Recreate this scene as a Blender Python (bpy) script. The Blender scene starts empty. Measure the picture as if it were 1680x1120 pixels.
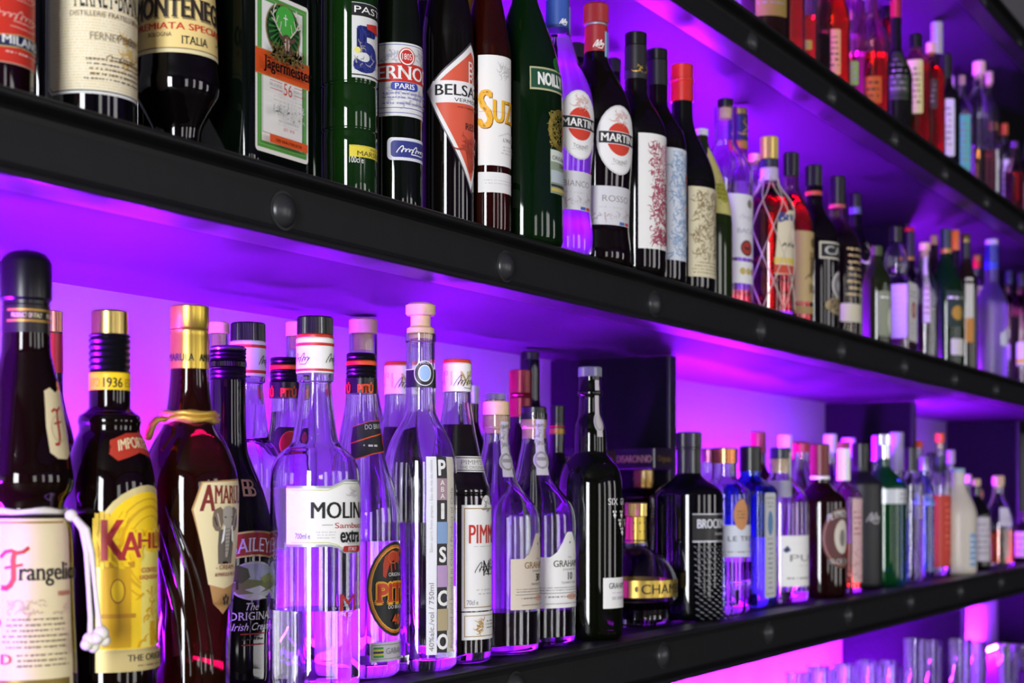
import bpy, bmesh, math, random
from mathutils import Vector, Matrix
S = bpy.context.scene
COL = S.collection
# ---------------------------------------------------------------- camera, exposure, world, daylight
F = 2600.0; VX = 2315.0; HY = 811.0; CX = 840.0          # focal length / vanishing point of the shelves / eye level, in photo pixels
AL = math.atan(F/(VX-CX)); SA = math.sin(AL); CA = math.cos(AL)
EYE = 1.45
cd = bpy.data.cameras.new('camera'); cam = bpy.data.objects.new('camera', cd); COL.objects.link(cam)
cam.location = (0, 0, EYE)
fw = Vector((SA, CA, 0)); rt = Vector((CA, -SA, 0)); up = Vector((0, 0, 1))
cam.matrix_world = Matrix(((rt.x, up.x, -fw.x, 0), (rt.y, up.y, -fw.y, 0), (rt.z, up.z, -fw.z, EYE), (0, 0, 0, 1)))
cd.sensor_width = 36.0; cd.lens = F/1680*36.0
cd.shift_y = (HY-560)/1680; cd.clip_start = .05; cd.clip_end = 50
cd.dof.use_dof = True; cd.dof.focus_distance = 1.42; cd.dof.aperture_fstop = 8.0
S.camera = cam
S.view_settings.view_transform = 'Standard'; S.view_settings.look = 'None'
S.view_settings.exposure = 0.0; S.view_settings.gamma = 1.0; S.view_settings.use_curve_mapping = False
w = bpy.data.worlds.new('world'); S.world = w; w.use_nodes = True
w.node_tree.nodes['Background'].inputs[0].default_value = (.75, .82, 1, 1)
w.node_tree.nodes['Background'].inputs[1].default_value = .05
LED_COL = (.28, .004, 1.0)
LED_PWR = 1950.0
DAY = .66
def area(name, loc, rot, sx, sy, power, color=(1, 1, 1)):
    l = bpy.data.lights.new(name, 'AREA'); l.shape = 'RECTANGLE'; l.size = sx; l.size_y = sy; l.energy = power; l.color = color
    o = bpy.data.objects.new(name, l); COL.objects.link(o); o.location = loc; o.rotation_euler = rot
    return o
# daylight through the room's windows: one tall window in the side wall, four in the long wall across from the bar
WIN_SIDE = (-.95, .95)                                   # centre along Y, width
WIN_FRONT = [(-1.7, .9), (.6, .5), (2.6, 1.1), (5.6, .9)]
area('daylight_side', (-3.47, WIN_SIDE[0], 1.55), (0, -math.pi/2, 0), 2.5, WIN_SIDE[1], 400*DAY, (.93, .96, 1))
for wx, ww in WIN_FRONT:
    area('daylight_front', (wx, -4.97, 1.65), (math.pi/2, 0, 0), ww, 2.3, 55*DAY*ww, (1, .98, .95))

# ---------------------------------------------------------------- materials
def lin(c):
    c = c.lstrip('#'); v = [int(c[i:i+2], 16)/255 for i in (0, 2, 4)]
    return [x/12.92 if x <= .04045 else ((x+.055)/1.055)**2.4 for x in v]
_m = {}
def M(c, rough=.5, metal=0.0, trans=0.0, spec=.5, ior=1.46, noise=0.0, bump=0.0, ns=60.0):
    k = (c, rough, metal, trans, spec, ior, noise, bump, ns)
    if k in _m: return _m[k]
    m = bpy.data.materials.new('mat_%s_%d' % (c.strip('#'), len(_m))); m.use_nodes = True
    nt = m.node_tree; b = nt.nodes['Principled BSDF']
    r, g, bb = lin(c)
    b.inputs['Base Color'].default_value = (r, g, bb, 1)
    b.inputs['Roughness'].default_value = rough; b.inputs['Metallic'].default_value = metal
    b.inputs['Transmission Weight'].default_value = trans; b.inputs['IOR'].default_value = ior
    b.inputs['Specular IOR Level'].default_value = spec
    if noise or bump:
        t = nt.nodes.new('ShaderNodeTexCoord'); n = nt.nodes.new('ShaderNodeTexNoise'); n.inputs['Scale'].default_value = ns; n.inputs['Detail'].default_value = 5
        nt.links.new(t.outputs['Object'], n.inputs['Vector'])
        if noise:
            mx = nt.nodes.new('ShaderNodeMix'); mx.data_type = 'RGBA'
            mx.inputs[6].default_value = (r*(1-noise), g*(1-noise), bb*(1-noise), 1); mx.inputs[7].default_value = (min(1, r*(1+noise)), min(1, g*(1+noise)), min(1, bb*(1+noise)), 1)
            nt.links.new(n.outputs['Fac'], mx.inputs[0]); nt.links.new(mx.outputs[2], b.inputs['Base Color'])
        if bump:
            bp = nt.nodes.new('ShaderNodeBump'); bp.inputs['Strength'].default_value = bump; bp.inputs['Distance'].default_value = .002
            nt.links.new(n.outputs['Fac'], bp.inputs['Height']); nt.links.new(bp.outputs['Normal'], b.inputs['Normal'])
    _m[k] = m; return m
def emit(c, s):
    m = bpy.data.materials.new('glow_%d' % len(_m)); _m[('e', tuple(c), s)] = m; m.use_nodes = True
    nt = m.node_tree; nt.nodes.remove(nt.nodes['Principled BSDF']); e = nt.nodes.new('ShaderNodeEmission')
    e.inputs[0].default_value = (*c, 1); e.inputs[1].default_value = s
    nt.links.new(e.outputs[0], nt.nodes['Material Output'].inputs[0]); return m
def G(c, rough=0.0): return M(c, rough, 0, 1.0)          # see-through glass
def DK(c, rough=.04): return M(c, rough, 0, 0, .6)       # full bottle of dark glass
CLEAR = G('#fbfcff'); GOLD = M('#bda663', .3, 1.0); GOLDP = M('#b08a3a', .45, .6); SILV = M('#c8c8cc', .25, 1.0)
BLK = M('#0b0b0c', .3); WHT = M('#f1efea', .5); CREAM = M('#e8d8a8', .55); INK = M('#161314', .6); RED = M('#b3201c', .5)
WOOD = M('#d9b98c', .6, noise=.18, ns=140)
GREYP = M('#8d8a88', .6); BROWNP = M('#6b5138', .6)
def P_(c, rough=.5): return M(c, rough)

# ---------------------------------------------------------------- object helpers
def link(name, bm, mats, parent=None, smooth=True):
    me = bpy.data.meshes.new(name); bm.to_mesh(me); bm.free()
    for m in (mats if isinstance(mats, (list, tuple)) else [mats]): me.materials.append(m)
    o = bpy.data.objects.new(name, me); COL.objects.link(o)
    if parent: o.parent = parent
    return o
def tag(o, label=None, cat=None, group=None, kind=None):
    if label: o['label'] = label
    if cat: o['category'] = cat
    if group: o['group'] = group
    if kind: o['kind'] = kind
    return o
def empty(name, loc, rz=0):
    o = bpy.data.objects.new(name, None); COL.objects.link(o); o.location = loc; o.rotation_euler = (0, 0, rz); o.empty_display_size = .02
    return o
def box(bm, x0, x1, y0, y1, z0, z1, mi=0, bev=0):
    r = bmesh.ops.create_cube(bm, size=1)
    for v in r['verts']: v.co = Vector(((x0+x1)/2+v.co.x*(x1-x0), (y0+y1)/2+v.co.y*(y1-y0), (z0+z1)/2+v.co.z*(z1-z0)))
    fs = {f for v in r['verts'] for f in v.link_faces}
    for f in fs: f.material_index = mi
    if bev: bmesh.ops.bevel(bm, geom=list({e for f in fs for e in f.edges}), offset=bev, segments=2, profile=.5, affect='EDGES')
def bx(*a, **k):
    bm = bmesh.new(); box(bm, *a, **k); return bm
def tube(pts, r, seg=8, closed=False, twist=0.0):
    bm = bmesh.new(); n = len(pts); rings = []; pts = [Vector(p) for p in pts]; ref = None
    for i, p in enumerate(pts):
        a = pts[(i-1) % n] if (i or closed) else p; b = pts[(i+1) % n] if (i < n-1 or closed) else p
        d = (b-a).normalized()
        if ref is None: ref = d.orthogonal().normalized()
        ref = (ref-d*ref.dot(d)).normalized(); q = d.cross(ref)
        rr = r[i] if isinstance(r, (list, tuple)) else r
        rings.append([bm.verts.new(p+(ref*math.cos(t)+q*math.sin(t))*rr*(1+twist*math.sin(2*t+i*1.1))) for t in [2*math.pi*j/seg for j in range(seg)]])
    for i in range(n if closed else n-1):
        A, B = rings[i], rings[(i+1) % n]
        for j in range(seg): bm.faces.new((A[j], A[(j+1) % seg], B[(j+1) % seg], B[j])).smooth = True
    if not closed:
        bm.faces.new(rings[0][::-1]); bm.faces.new(rings[-1])
    return bm
def mono(pts, n=5):
    """Monotone cubic through (h, r) points."""
    if len(pts) < 3: return list(pts)
    x = [p[0] for p in pts]; y = [p[1] for p in pts]; N = len(x)
    d = [(y[i+1]-y[i])/max(1e-9, x[i+1]-x[i]) for i in range(N-1)]
    m = [d[0]]+[0 if d[i-1]*d[i] <= 0 else 2*d[i-1]*d[i]/(d[i-1]+d[i]) for i in range(1, N-1)]+[d[-1]]
    out = []
    for i in range(N-1):
        hh = x[i+1]-x[i]; k = n if abs(y[i+1]-y[i]) > 2e-4 else 1
        for j in range(k):
            t = j/k; t2, t3 = t*t, t*t*t
            out.append((x[i]+t*hh, (2*t3-3*t2+1)*y[i]+(t3-2*t2+t)*hh*m[i]+(-2*t3+3*t2)*y[i+1]+(t3-t2)*hh*m[i+1]))
    out.append((x[-1], y[-1])); return out
def lathe(prof, seg=40, cap0=True, cap1=True, sec=None, knurl=0.0, bm=None, flip=False, mi=0):
    """prof: [(h, r)] bottom to top. sec(r, h, t) -> (x, y) replaces the circle."""
    bm = bm or bmesh.new(); rings = []
    for h, r in prof:
        ring = []
        for j in range(seg):
            t = 2*math.pi*j/seg
            if sec: x, y = sec(r, h, t)
            else:
                q = r*(1-knurl*(j % 2)); x, y = q*math.cos(t), q*math.sin(t)
            ring.append(bm.verts.new((x, y, h)))
        rings.append(ring)
    fs = []
    for i in range(len(rings)-1):
        A, B = rings[i], rings[i+1]
        for j in range(seg):
            f = bm.faces.new((A[j], A[(j+1) % seg], B[(j+1) % seg], B[j])); f.smooth = not knurl; fs.append(f)
    if cap0: fs.append(bm.faces.new(rings[0][::-1]))
    if cap1: fs.append(bm.faces.new(rings[-1]))
    for f in fs: f.material_index = mi
    for i in range(1, len(rings)-1):
        (h0, r0), (h1, r1), (h2, r2) = prof[i-1:i+2]
        a = math.atan2(r1-r0, h1-h0); b = math.atan2(r2-r1, h2-h1)
        if abs((b-a+math.pi) % (2*math.pi)-math.pi) > .6:
            for j in range(seg):
                e = bm.edges.get((rings[i][j], rings[i][(j+1) % seg]))
                if e: e.smooth = False
    for ring in (rings[0], rings[-1]):
        for j in range(seg):
            e = bm.edges.get((ring[j], ring[(j+1) % seg]))
            if e: e.smooth = False
    if flip: bmesh.ops.reverse_faces(bm, faces=fs)
    return bm

# ---------------------------------------------------------------- writing: outlines of letters as flat meshes
_t = {}
def letters(s, b=0.0, sh=0.0, serif=False):
    k = (s, b, sh, serif)
    if k in _t: return _t[k]
    c = bpy.data.curves.new('letters', 'FONT'); c.body = s; c.offset = b; c.shear = sh; c.resolution_u = 3; c.fill_mode = 'FRONT'
    o = bpy.data.objects.new('letters', c); COL.objects.link(o)
    dg = bpy.context.evaluated_depsgraph_get(); me = bpy.data.meshes.new_from_object(o.evaluated_get(dg))
    vs = [(v.co.x, v.co.y) for v in me.vertices]; fs = [tuple(p.vertices) for p in me.polygons]
    if serif:                                            # little slabs on the flat ends of the strokes
        cnt = {}
        for f in fs:
            for i in range(len(f)):
                e = tuple(sorted((f[i], f[(i+1) % len(f)]))); cnt[e] = cnt.get(e, 0)+1
        top = max(v[1] for v in vs)
        for (i, j), n_ in cnt.items():
            (xa, ya), (xb, yb_) = vs[i], vs[j]
            if n_ == 1 and abs(ya-yb_) < .004 and .03 < abs(xa-xb) < .26:
                lo, hi = min(xa, xb), max(xa, xb); th = .035
                if abs(ya) < .02: q_ = (ya, ya+th)
                elif abs(ya-top) < .03 or abs(ya-.53) < .05: q_ = (ya-th, ya)
                else: continue
                o_ = len(vs); vs += [(lo-.055, q_[0]), (hi+.055, q_[0]), (hi+.055, q_[1]), (lo-.055, q_[1])]; fs.append((o_, o_+1, o_+2, o_+3))
    bpy.data.objects.remove(o); bpy.data.curves.remove(c); bpy.data.meshes.remove(me)
    x0 = min(v[0] for v in vs); x1 = max(v[0] for v in vs); y0 = min(v[1] for v in vs); y1 = max(v[1] for v in vs)
    vs = [((x-x0)/(x1-x0), (y1-y)/(y1-y0)) for x, y in vs]
    _t[k] = (vs, fs, (x1-x0)/(y1-y0)); return _t[k]

ROWS = {'low': 1.289, 'mid': 1.700, 'top': 2.078}
GROUPS = {'low': 'bottles on the lower shelf', 'mid': 'bottles on the middle shelf', 'top': 'bottles on the upper shelf'}
FRONTY = .745; WEBY = .763; WALLY = 1.09
def spot(u, P):
    z = P*F/SA/(VX-u); x = (u-CX)/F*z
    return CA*x+SA*z, z

class Bottle:
    def __init__(b, label, u, P, row, hw, cat='bottle', name='bottle', far=False, group=None):
        b.u, b.P, b.row, b.hw = u, P, row, hw
        b.s, b.z = spot(u, P); b.base = ROWS[row]; b.k = b.z/F
        b.kc = b.k*math.cos(math.atan((u-CX)/F)); b.r = hw*b.kc
        b.kl = (b.z-.6*b.r)/F; b.phc = -math.atan2(b.s, P); b.seg = 28 if far else 48; b.far = far
        b.root = tag(empty(name, (b.s, P, b.base)), label, cat, group or GROUPS[row])
        b.prof = None; b.box = None; b.main = None
    def h(b, y): return max(0.0, (HY-y)*b.k+EYE-b.base)
    def hl(b, y): return max(.001, (HY-y)*b.kl+EYE-b.base)
    def pts(b, L, foot=True, smooth=True):
        q = sorted([(b.h(y), hw*b.kc) for y, hw in L])
        q2 = []
        for p in q:
            if not q2 or p[0] > q2[-1][0]+1e-5: q2.append(p)
            elif p[0] > .001: q2.append((q2[-1][0]+1e-4, p[1]))
        q = q2
        if foot:
            q = [p for p in q if p[0] > .012] or q[-1:]
            q = [(.010, q[0][1])]+q
        q = mono(q) if smooth else q
        if foot:
            r = q[0][1]; q = [(0, r*.86), (.0015, r*.93), (.005, r*.985)]+q
        return q
    def R(b, h):
        p = b.prof
        if h <= p[0][0]: return p[0][1]
        for i in range(len(p)-1):
            if p[i][0] <= h <= p[i+1][0]:
                t = (h-p[i][0])/max(1e-9, p[i+1][0]-p[i][0]); return p[i][1]*(1-t)+p[i+1][1]*t
        return p[-1][1]
    def sec(b):
        if not b.box: return None
        ax, by, cr, top = b.box; rm = max(r for _, r in b.prof)
        def f(r, h, t):
            # rounded rectangle near the base, circle above `top`
            k = r/rm; A, B, C = ax*k, by*k, cr*k
            dx, dy = math.cos(t), math.sin(t)
            q = 1/max(abs(dx)/A, abs(dy)/B); x, y = dx*q, dy*q
            ex, ey = abs(x)-(A-C), abs(y)-(B-C)
            if ex > 0 and ey > 0:
                # intersection of the ray with the corner arc
                ox, oy = (A-C), (B-C); adx, ady = abs(dx), abs(dy); bq = adx*ox+ady*oy; cq = ox*ox+oy*oy-C*C
                q = bq+math.sqrt(max(0, bq*bq-cq)); x, y = dx*q, dy*q
            w_ = min(1, max(0, (h-top)/.02)); w_ = w_*w_*(3-2*w_)
            return x*(1-w_)+r*dx*w_, y*(1-w_)+r*dy*w_
        return f
    def body(b, L, mat, box=None, name='glass_body', smooth=True):
        b.prof = b.pts(L, True, smooth)
        if box: b.box = (box[0], box[1], box[2], b.h(box[3]))
        b.main = link(name, lathe(b.prof, 64 if box else b.seg, sec=b.sec()), mat, b.root); return b
    def clear(b, L, mat=CLEAR, wall=.0022, level=None, liquid=None, box=None, floor=.010, empty_=False):
        """See-through bottle: level = photo height of the drink; a clear drink fills the glass solid up to it, a coloured one is a part of its own."""
        b.prof = b.pts(L)
        if box: b.box = (box[0], box[1], box[2], b.h(box[3]))
        bm = lathe(b.prof, 64 if box else b.seg, sec=b.sec(), cap1=False)
        hl = floor if (liquid or level is None) else b.h(level)
        inner = [(h, max(.002, r-wall)) for h, r in b.prof if h > hl+.001]
        inner = [(hl, max(.002, b.R(hl)-wall))]+inner
        lathe(inner, 64 if box else b.seg, sec=b.sec(), cap1=False, bm=bm, flip=True)
        bm.verts.ensure_lookup_table(); sg = 64 if box else b.seg; a0 = (len(b.prof)-1)*sg; c0 = (len(b.prof)+len(inner)-1)*sg
        for j in range(sg): bm.faces.new([bm.verts[a0+j], bm.verts[a0+(j+1) % sg], bm.verts[c0+(j+1) % sg], bm.verts[c0+j]])
        o = link('glass_body', bm, mat, b.root); b.main = o
        if liquid:
            hq = b.h(level); lq = [(h, max(.0015, r-wall-.0003)) for h, r in b.prof if floor+.0004 < h < hq]
            lq = [(floor+.0004, (b.R(floor)-wall-.0003)*.985)]+lq+[(hq, max(.0015, b.R(hq)-wall-.0003))]
            link('liquid', lathe(lq, b.seg, sec=b.sec()), liquid, b.root)
        return b
    def cap(b, L, mat, name='cap', knurl=0.0, label=None, inset=None, seg=None):
        q = sorted([(b.h(y), hw*b.kc) for y, hw in L])
        r = q[-1][1]; e = min(.0012, r*.2); q[-1] = (q[-1][0]-e, r); q.append((q[-1][0]+e, r-e))
        q = [(h+i*1e-6, rr) for i, (h, rr) in enumerate(q)]
        sg = seg or (96 if knurl else b.seg)
        o = link(name, lathe(q, sg, knurl=knurl), mat, b.root)
        if label: o['label'] = label
        return o
    def boxcap(b, y0, y1, hx, hy, mat, name='cap', bev=.002):
        return link(name, bx(-hx, hx, -hy, hy, b.h(y1), b.h(y0), bev=bev), mat, b.root)
    def bands(b, y0, y1, n, hw, mat, name='cap', amp=.05):
        L = []
        for i in range(n*2+1):
            L.append((y0+(y1-y0)*i/(2*n), hw*(1-amp*(i % 2))))
        return b.cap(L, mat, name)
    def at(b, du, y, dep=0.0):
        """A point beside/before the axis: du photo pixels sideways, dep metres towards the viewer."""
        a = b.phc+math.pi/2; d = du*b.kc
        return Vector((math.sin(a)*d+math.sin(b.phc)*dep, -math.cos(a)*d-math.cos(b.phc)*dep, b.h(y)))
    def lab(b, phi=0.0, flat=None, yref=None, name='label', on=None): return Lab(b, math.radians(phi), flat, yref, name, on)

class Lab:
    def __init__(l, b, phi, flat, yref, name, on):
        l.b, l.phi, l.flat, l.name, l.on = b, phi, flat, name, on
        l.paper = bmesh.new(); l.ink = bmesh.new(); l.pm = []; l.im = []; l.n = 0
        yref = yref if yref is not None else HY-((.1+b.base-EYE)/b.k)
        l.rm = b.R(b.hl(yref)) if not on else on*b.kc
        l.rp = l.rm/b.kc
        if flat: l.kl = (b.z-CA*flat)/F
    def a(l, u):
        """Arc position (pixels from the label's middle) of what shows at photo column u."""
        return (l.b.phc+math.asin(max(-.999, min(.999, (u-l.b.u)/l.rp)))-l.phi)*l.rp
    def _add(l, vs, fs, mat, paper):
        bm = bmesh.new(); V = [bm.verts.new((x, y, 0)) for x, y in vs]
        for f in fs:
            try: bm.faces.new([V[i] for i in f])
            except ValueError: pass
        bmesh.ops.triangulate(bm, faces=[f for f in bm.faces if len(f.verts) > 4])
        xs = [v[0] for v in vs]; ys = [v[1] for v in vs]
        if not l.flat:
            st = l.rp*(.22 if l.b.far else .13); i = math.floor(min(xs)/st)+1
            while i*st < max(xs):
                bmesh.ops.bisect_plane(bm, geom=bm.verts[:]+bm.edges[:]+bm.faces[:], plane_co=(i*st, 0, 0), plane_no=(1, 0, 0)); i += 1
            st = (18 if l.b.far else 9); hA = l.b.hl(max(ys)); hB = l.b.hl(min(ys))
            rr = [l.b.R(hA+(hB-hA)*q/6) for q in range(7)]
            if max(rr)-min(rr) > 2e-4 and not l.on:
                i = math.floor(min(ys)/st)+1
                while i*st < max(ys):
                    bmesh.ops.bisect_plane(bm, geom=bm.verts[:]+bm.edges[:]+bm.faces[:], plane_co=(0, i*st, 0), plane_no=(0, 1, 0)); i += 1
        off = .00025+.00009*l.n; l.n += 1
        dst, mats = (l.paper, l.pm) if paper else (l.ink, l.im)
        if mat not in mats: mats.append(mat)
        mi = mats.index(mat); mp = {}
        for v in bm.verts:
            x, y = v.co.x*l.b.kc, v.co.y
            if l.flat:
                h = max(.001, (HY-y)*l.kl+EYE-l.b.base)
                px, py = x, -l.flat-off
                c, s = math.cos(l.phi), math.sin(l.phi); co = (px*c-py*s, px*s+py*c, h)
            else:
                h = l.b.hl(y); r = (l.rm if l.on else l.b.R(h))+off; f = l.phi+x/l.rm; co = (r*math.sin(f), -r*math.cos(f), h)
            mp[v] = dst.verts.new(co)
        for f in bm.faces:
            try: g = dst.faces.new([mp[v] for v in f.verts]); g.material_index = mi; g.smooth = not l.flat
            except ValueError: pass
        bm.free(); return l
    def poly(l, P, mat, paper=False): return l._add(P, [tuple(range(len(P)))], mat, paper)
    def rect(l, x0, x1, y0, y1, mat, paper=False): return l.poly([(x0, y0), (x1, y0), (x1, y1), (x0, y1)], mat, paper)
    def rr(l, x0, x1, y0, y1, r, mat, paper=False):
        P = []
        for cx, cy, a0 in ((x1-r, y0+r, -90), (x1-r, y1-r, 0), (x0+r, y1-r, 90), (x0+r, y0+r, 180)):
            for i in range(5):
                a = math.radians(a0+i*22.5); P.append((cx+r*math.cos(a), cy+r*math.sin(a)))
        return l.poly(P, mat, paper)
    def ell(l, cx, cy, rx, ry, mat, paper=False, n=28): return l.poly([(cx+rx*math.cos(2*math.pi*i/n), cy+ry*math.sin(2*math.pi*i/n)) for i in range(n)], mat, paper)
    def line(l, x0, y0, x1, y1, w_, mat): return l.scrib([(x0, y0), (x1, y1)], w_, mat)
    def scrib(l, P, w_, mat):
        vs, fs = [], []
        for i in range(len(P)-1):
            (x0, y0), (x1, y1) = P[i], P[i+1]; d = math.hypot(x1-x0, y1-y0) or 1e-6; nx, ny = -(y1-y0)/d*w_/2, (x1-x0)/d*w_/2
            ex, ey = (x1-x0)/d*w_*.25, (y1-y0)/d*w_*.25
            b_ = len(vs); vs += [(x0+nx-ex, y0+ny-ey), (x1+nx+ex, y1+ny+ey), (x1-nx+ex, y1-ny+ey), (x0-nx-ex, y0-ny-ey)]; fs.append((b_, b_+1, b_+2, b_+3))
        return l._add(vs, fs, mat, False)
    def frame(l, x0, x1, y0, y1, w_, mat):
        o = [(x0, y0), (x1, y0), (x1, y1), (x0, y1)]; i = [(x0+w_, y0+w_), (x1-w_, y0+w_), (x1-w_, y1-w_), (x0+w_, y1-w_)]
        return l._add(o+i, [(0, 1, 5, 4), (1, 2, 6, 5), (2, 3, 7, 6), (3, 0, 4, 7)], mat, False)
    def ring(l, cx, cy, rx, ry, w_, mat, n=28):
        vs = []
        for q in (0, w_):
            vs += [(cx+(rx-q)*math.cos(2*math.pi*i/n), cy+(ry-q)*math.sin(2*math.pi*i/n)) for i in range(n)]
        return l._add(vs, [(i, (i+1) % n, n+(i+1) % n, n+i) for i in range(n)], mat, False)
    def T(l, s, x0, x1, y0, y1, mat, b=.02, sh=0.0, rise=0.0, arch=0.0, turn=False, serif=False):
        """Text fitted into a box; b thickens the strokes; rise lifts the far end; arch bends it; turn sets it upright along the bottle."""
        vs, fs, asp = letters(s, 0.0, sh, serif)
        if turn:
            return l._add([(x0+q*(x1-x0), y1-p*(y1-y0)) for p, q in vs], fs, mat, False)
        if x1 is None: x1 = x0+asp*(y1-y0)
        if x0 is None: x0 = x1-asp*(y1-y0)
        base = [(x0+p*(x1-x0), y0+q*(y1-y0)-rise*p-arch*(1-(2*p-1)**2)) for p, q in vs]
        d = b*1.1*(y1-y0)
        if l.b.far or b < .012: D = [(0, 0)] if b < .012 else [(-d, 0), (d, 0)]
        elif b < .04: D = [(-d, 0), (0, 0), (d, 0)]
        else: D = [(d*math.cos(i*math.pi/4), d*math.sin(i*math.pi/4)) for i in range(8)]+[(0, 0)]
        V, Fs = [], []
        for dx, dy in D:
            o = len(V); V += [(x+dx, y+dy) for x, y in base]; Fs += [tuple(i+o for i in f) for f in fs]
        return l._add(V, Fs, mat, False)
    def C(l, s, cx, y0, y1, mat, b=.02, sq=1.0, **k):
        wd = letters(s, b, k.get('sh', 0.0))[2]*(y1-y0)*sq
        return l.T(s, cx-wd/2, cx+wd/2, y0, y1, mat, b, **k)
    def fine(l, x0, x1, y0, y1, rows, mat, seed=1, fill=.75):
        R_ = random.Random(seed); vs, fs = [], []; st = (y1-y0)/rows
        for i in range(rows):
            x = x0+R_.random()*(x1-x0)*.1; e = x1-R_.random()*(x1-x0)*.1
            while x < e:
                w_ = min(e-x, st*(.2+.8*R_.random())); b_ = len(vs); ya = y0+i*st+st*.28; yb = ya+st*(.26+.12*R_.random())
                vs += [(x, ya), (x+w_, ya), (x+w_, yb), (x, yb)]; fs.append((b_, b_+1, b_+2, b_+3)); x += w_+st*(.16 if R_.random() < .7 else .4)/fill
        return l._add(vs, fs, mat, False)
    def sign(l, x0, x1, y0, y1, w_, mat, loops=5, seed=3):
        """A slanted cursive flourish: small loops with a few tall ones and a closing stroke."""
        R_ = random.Random(seed); P = []; loops = max(4, loops+2); n = loops*10; H = y1-y0; ym = y0+H*.62
        am = [(.95 if i in (0, loops//2) else .22+.2*R_.random()) for i in range(loops+1)]
        for i in range(n+1):
            t = i/n; a = t*loops*2*math.pi; j = int(t*loops); k_ = am[min(j, loops)]*H*.5; dy = k_*math.cos(a)
            if dy > 0: dy *= .5
            P.append((x0+(x1-x0)*.9*t-(x1-x0)/loops*.30*math.sin(a)-dy*.55, ym+dy))
        P += [(x1, ym-H*.12), (x0+(x1-x0)*.75, y1), (x0+(x1-x0)*.35, y1-H*.04)]
        return l.scrib(P, w_*.8, mat)
    def flora(l, x0, x1, y0, y1, n, mat, seed=5, size=6):
        """Engraved foliage: many short curled strokes."""
        R_ = random.Random(seed); vs, fs = [], []
        for i in range(n):
            cx = x0+(x1-x0)*R_.random(); cy = y0+(y1-y0)*R_.random(); a = R_.random()*6.28; cu = R_.uniform(-1.6, 1.6); s = size*(.5+R_.random())
            for j in range(3):
                a2 = a+cu*.6; w_ = s*.13*(1.4-j*.4); b_ = len(vs)
                nx, ny = cx+math.cos(a)*s*.5, cy+math.sin(a)*s*.5
                px, py = -math.sin(a)*w_, math.cos(a)*w_
                vs += [(cx+px, cy+py), (nx+px*.6, ny+py*.6), (nx-px*.6, ny-py*.6), (cx-px, cy-py)]; fs.append((b_, b_+1, b_+2, b_+3)); cx, cy, a = nx, ny, a2
        return l._add(vs, fs, mat, False)
    def done(l, label=None):
        p = l.b.root; o = None
        if l.pm: o = link(l.name, l.paper, l.pm, l.b.root); p = o
        else: l.paper.free(); p = l.b.main or l.b.root
        if label and o: o['label'] = label
        if l.im: link('lettering' if (l.pm or l.name == 'label') else l.name, l.ink, l.im, p)
        else: l.ink.free()
        return o
# ---------------------------------------------------------------- the bar back: wall, shelves, dividers, light strips, counter, room
X0, X1 = -.6, 7.5
wallm = M('#858289', .45, noise=.03, ns=8); steel = M('#1a1a1b', .42, spec=.32, noise=.18, bump=.12, ns=45); under = M('#252329', .6, spec=.1, noise=.04, ns=6); divm = M('#0b0a0f', .8, spec=.08)
tag(link('wall_back', bx(-3.5, 8.5, WALLY, WALLY+.1, 0, 3.3), wallm), kind='structure')
tag(link('wall_side', bx(-3.65, -3.5, -5, WALLY, 0, 3.3), M('#6d6862', .8)), kind='structure')
tag(link('wall_far', bx(8.5, 8.65, -5, WALLY, 0, 3.3), M('#2a2830', .8)), kind='structure')
tag(link('wall_front', bx(-3.5, 8.5, -5.15, -5, 0, 3.3), M('#6d6862', .8)), kind='structure')
tag(link('floor', bx(-3.65, 8.65, -5.15, WALLY+.1, -.1, 0), M('#3a322c', .6, noise=.2, ns=3)), kind='structure')
tag(link('ceiling', bx(-3.65, 8.65, -5.15, WALLY+.1, 3.3, 3.4), M('#3b3936', .8)), kind='structure')
frm = M('#1c1b1a', .5)
n = 1
def window(n, cx, cy, wd, z0, z1, side):
    bm = bmesh.new(); t = .05
    def q(a0, a1, za, zb):
        if side: box(bm, -3.5, -3.44, cy+a0, cy+a1, za, zb)
        else: box(bm, cx+a0, cx+a1, -5.0, -4.94, za, zb)
    q(-wd/2-t, -wd/2, z0-t, z1+t); q(wd/2, wd/2+t, z0-t, z1+t); q(-wd/2, wd/2, z0-t, z0); q(-wd/2, wd/2, z1, z1+t)
    if side: q(-.012, .012, z0, z1)
    tag(link('window_%d' % n, bm, frm), kind='structure')
window(1, 0, WIN_SIDE[0], WIN_SIDE[1], .3, 2.8, True)
for i, (wx, ww) in enumerate(WIN_FRONT): window(i+2, wx, 0, ww, .5, 2.8, False)

def channel(x0, x1, z0, z1):
    """Steel U-channel lying on its web: two rounded flanges towards the room, the web set back between them."""
    t = .0065; r = .003; fy = FRONTY; wy = WEBY; by = FRONTY+.038
    def fl(za, zb):
        out = []
        for i in range(7):
            a = -math.pi/2+i*math.pi/6; out.append((fy+(zb-za)/2*(1-math.cos(a)), (za+zb)/2+(zb-za)/2*math.sin(a)))
        return out
    P = fl(z0, z0+t)+[(wy-.004, z0+t+.001), (wy-.001, z0+t+.003), (wy, z0+t+.007), (wy, z1-t-.007), (wy-.001, z1-t-.003), (wy-.004, z1-t-.001)]+fl(z1-t, z1)+[(by, z1), (by, z0)]
    bm = bmesh.new(); A = [bm.verts.new((x0, y, z)) for y, z in P]; B = [bm.verts.new((x1, y, z)) for y, z in P]; N = len(P)
    for i in range(N): bm.faces.new((A[i], A[(i+1) % N], B[(i+1) % N], B[i])).smooth = False
    bm.faces.new(A[::-1]); bm.faces.new(B)
    bmesh.ops.recalc_face_normals(bm, faces=bm.faces[:])
    return bm
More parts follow.
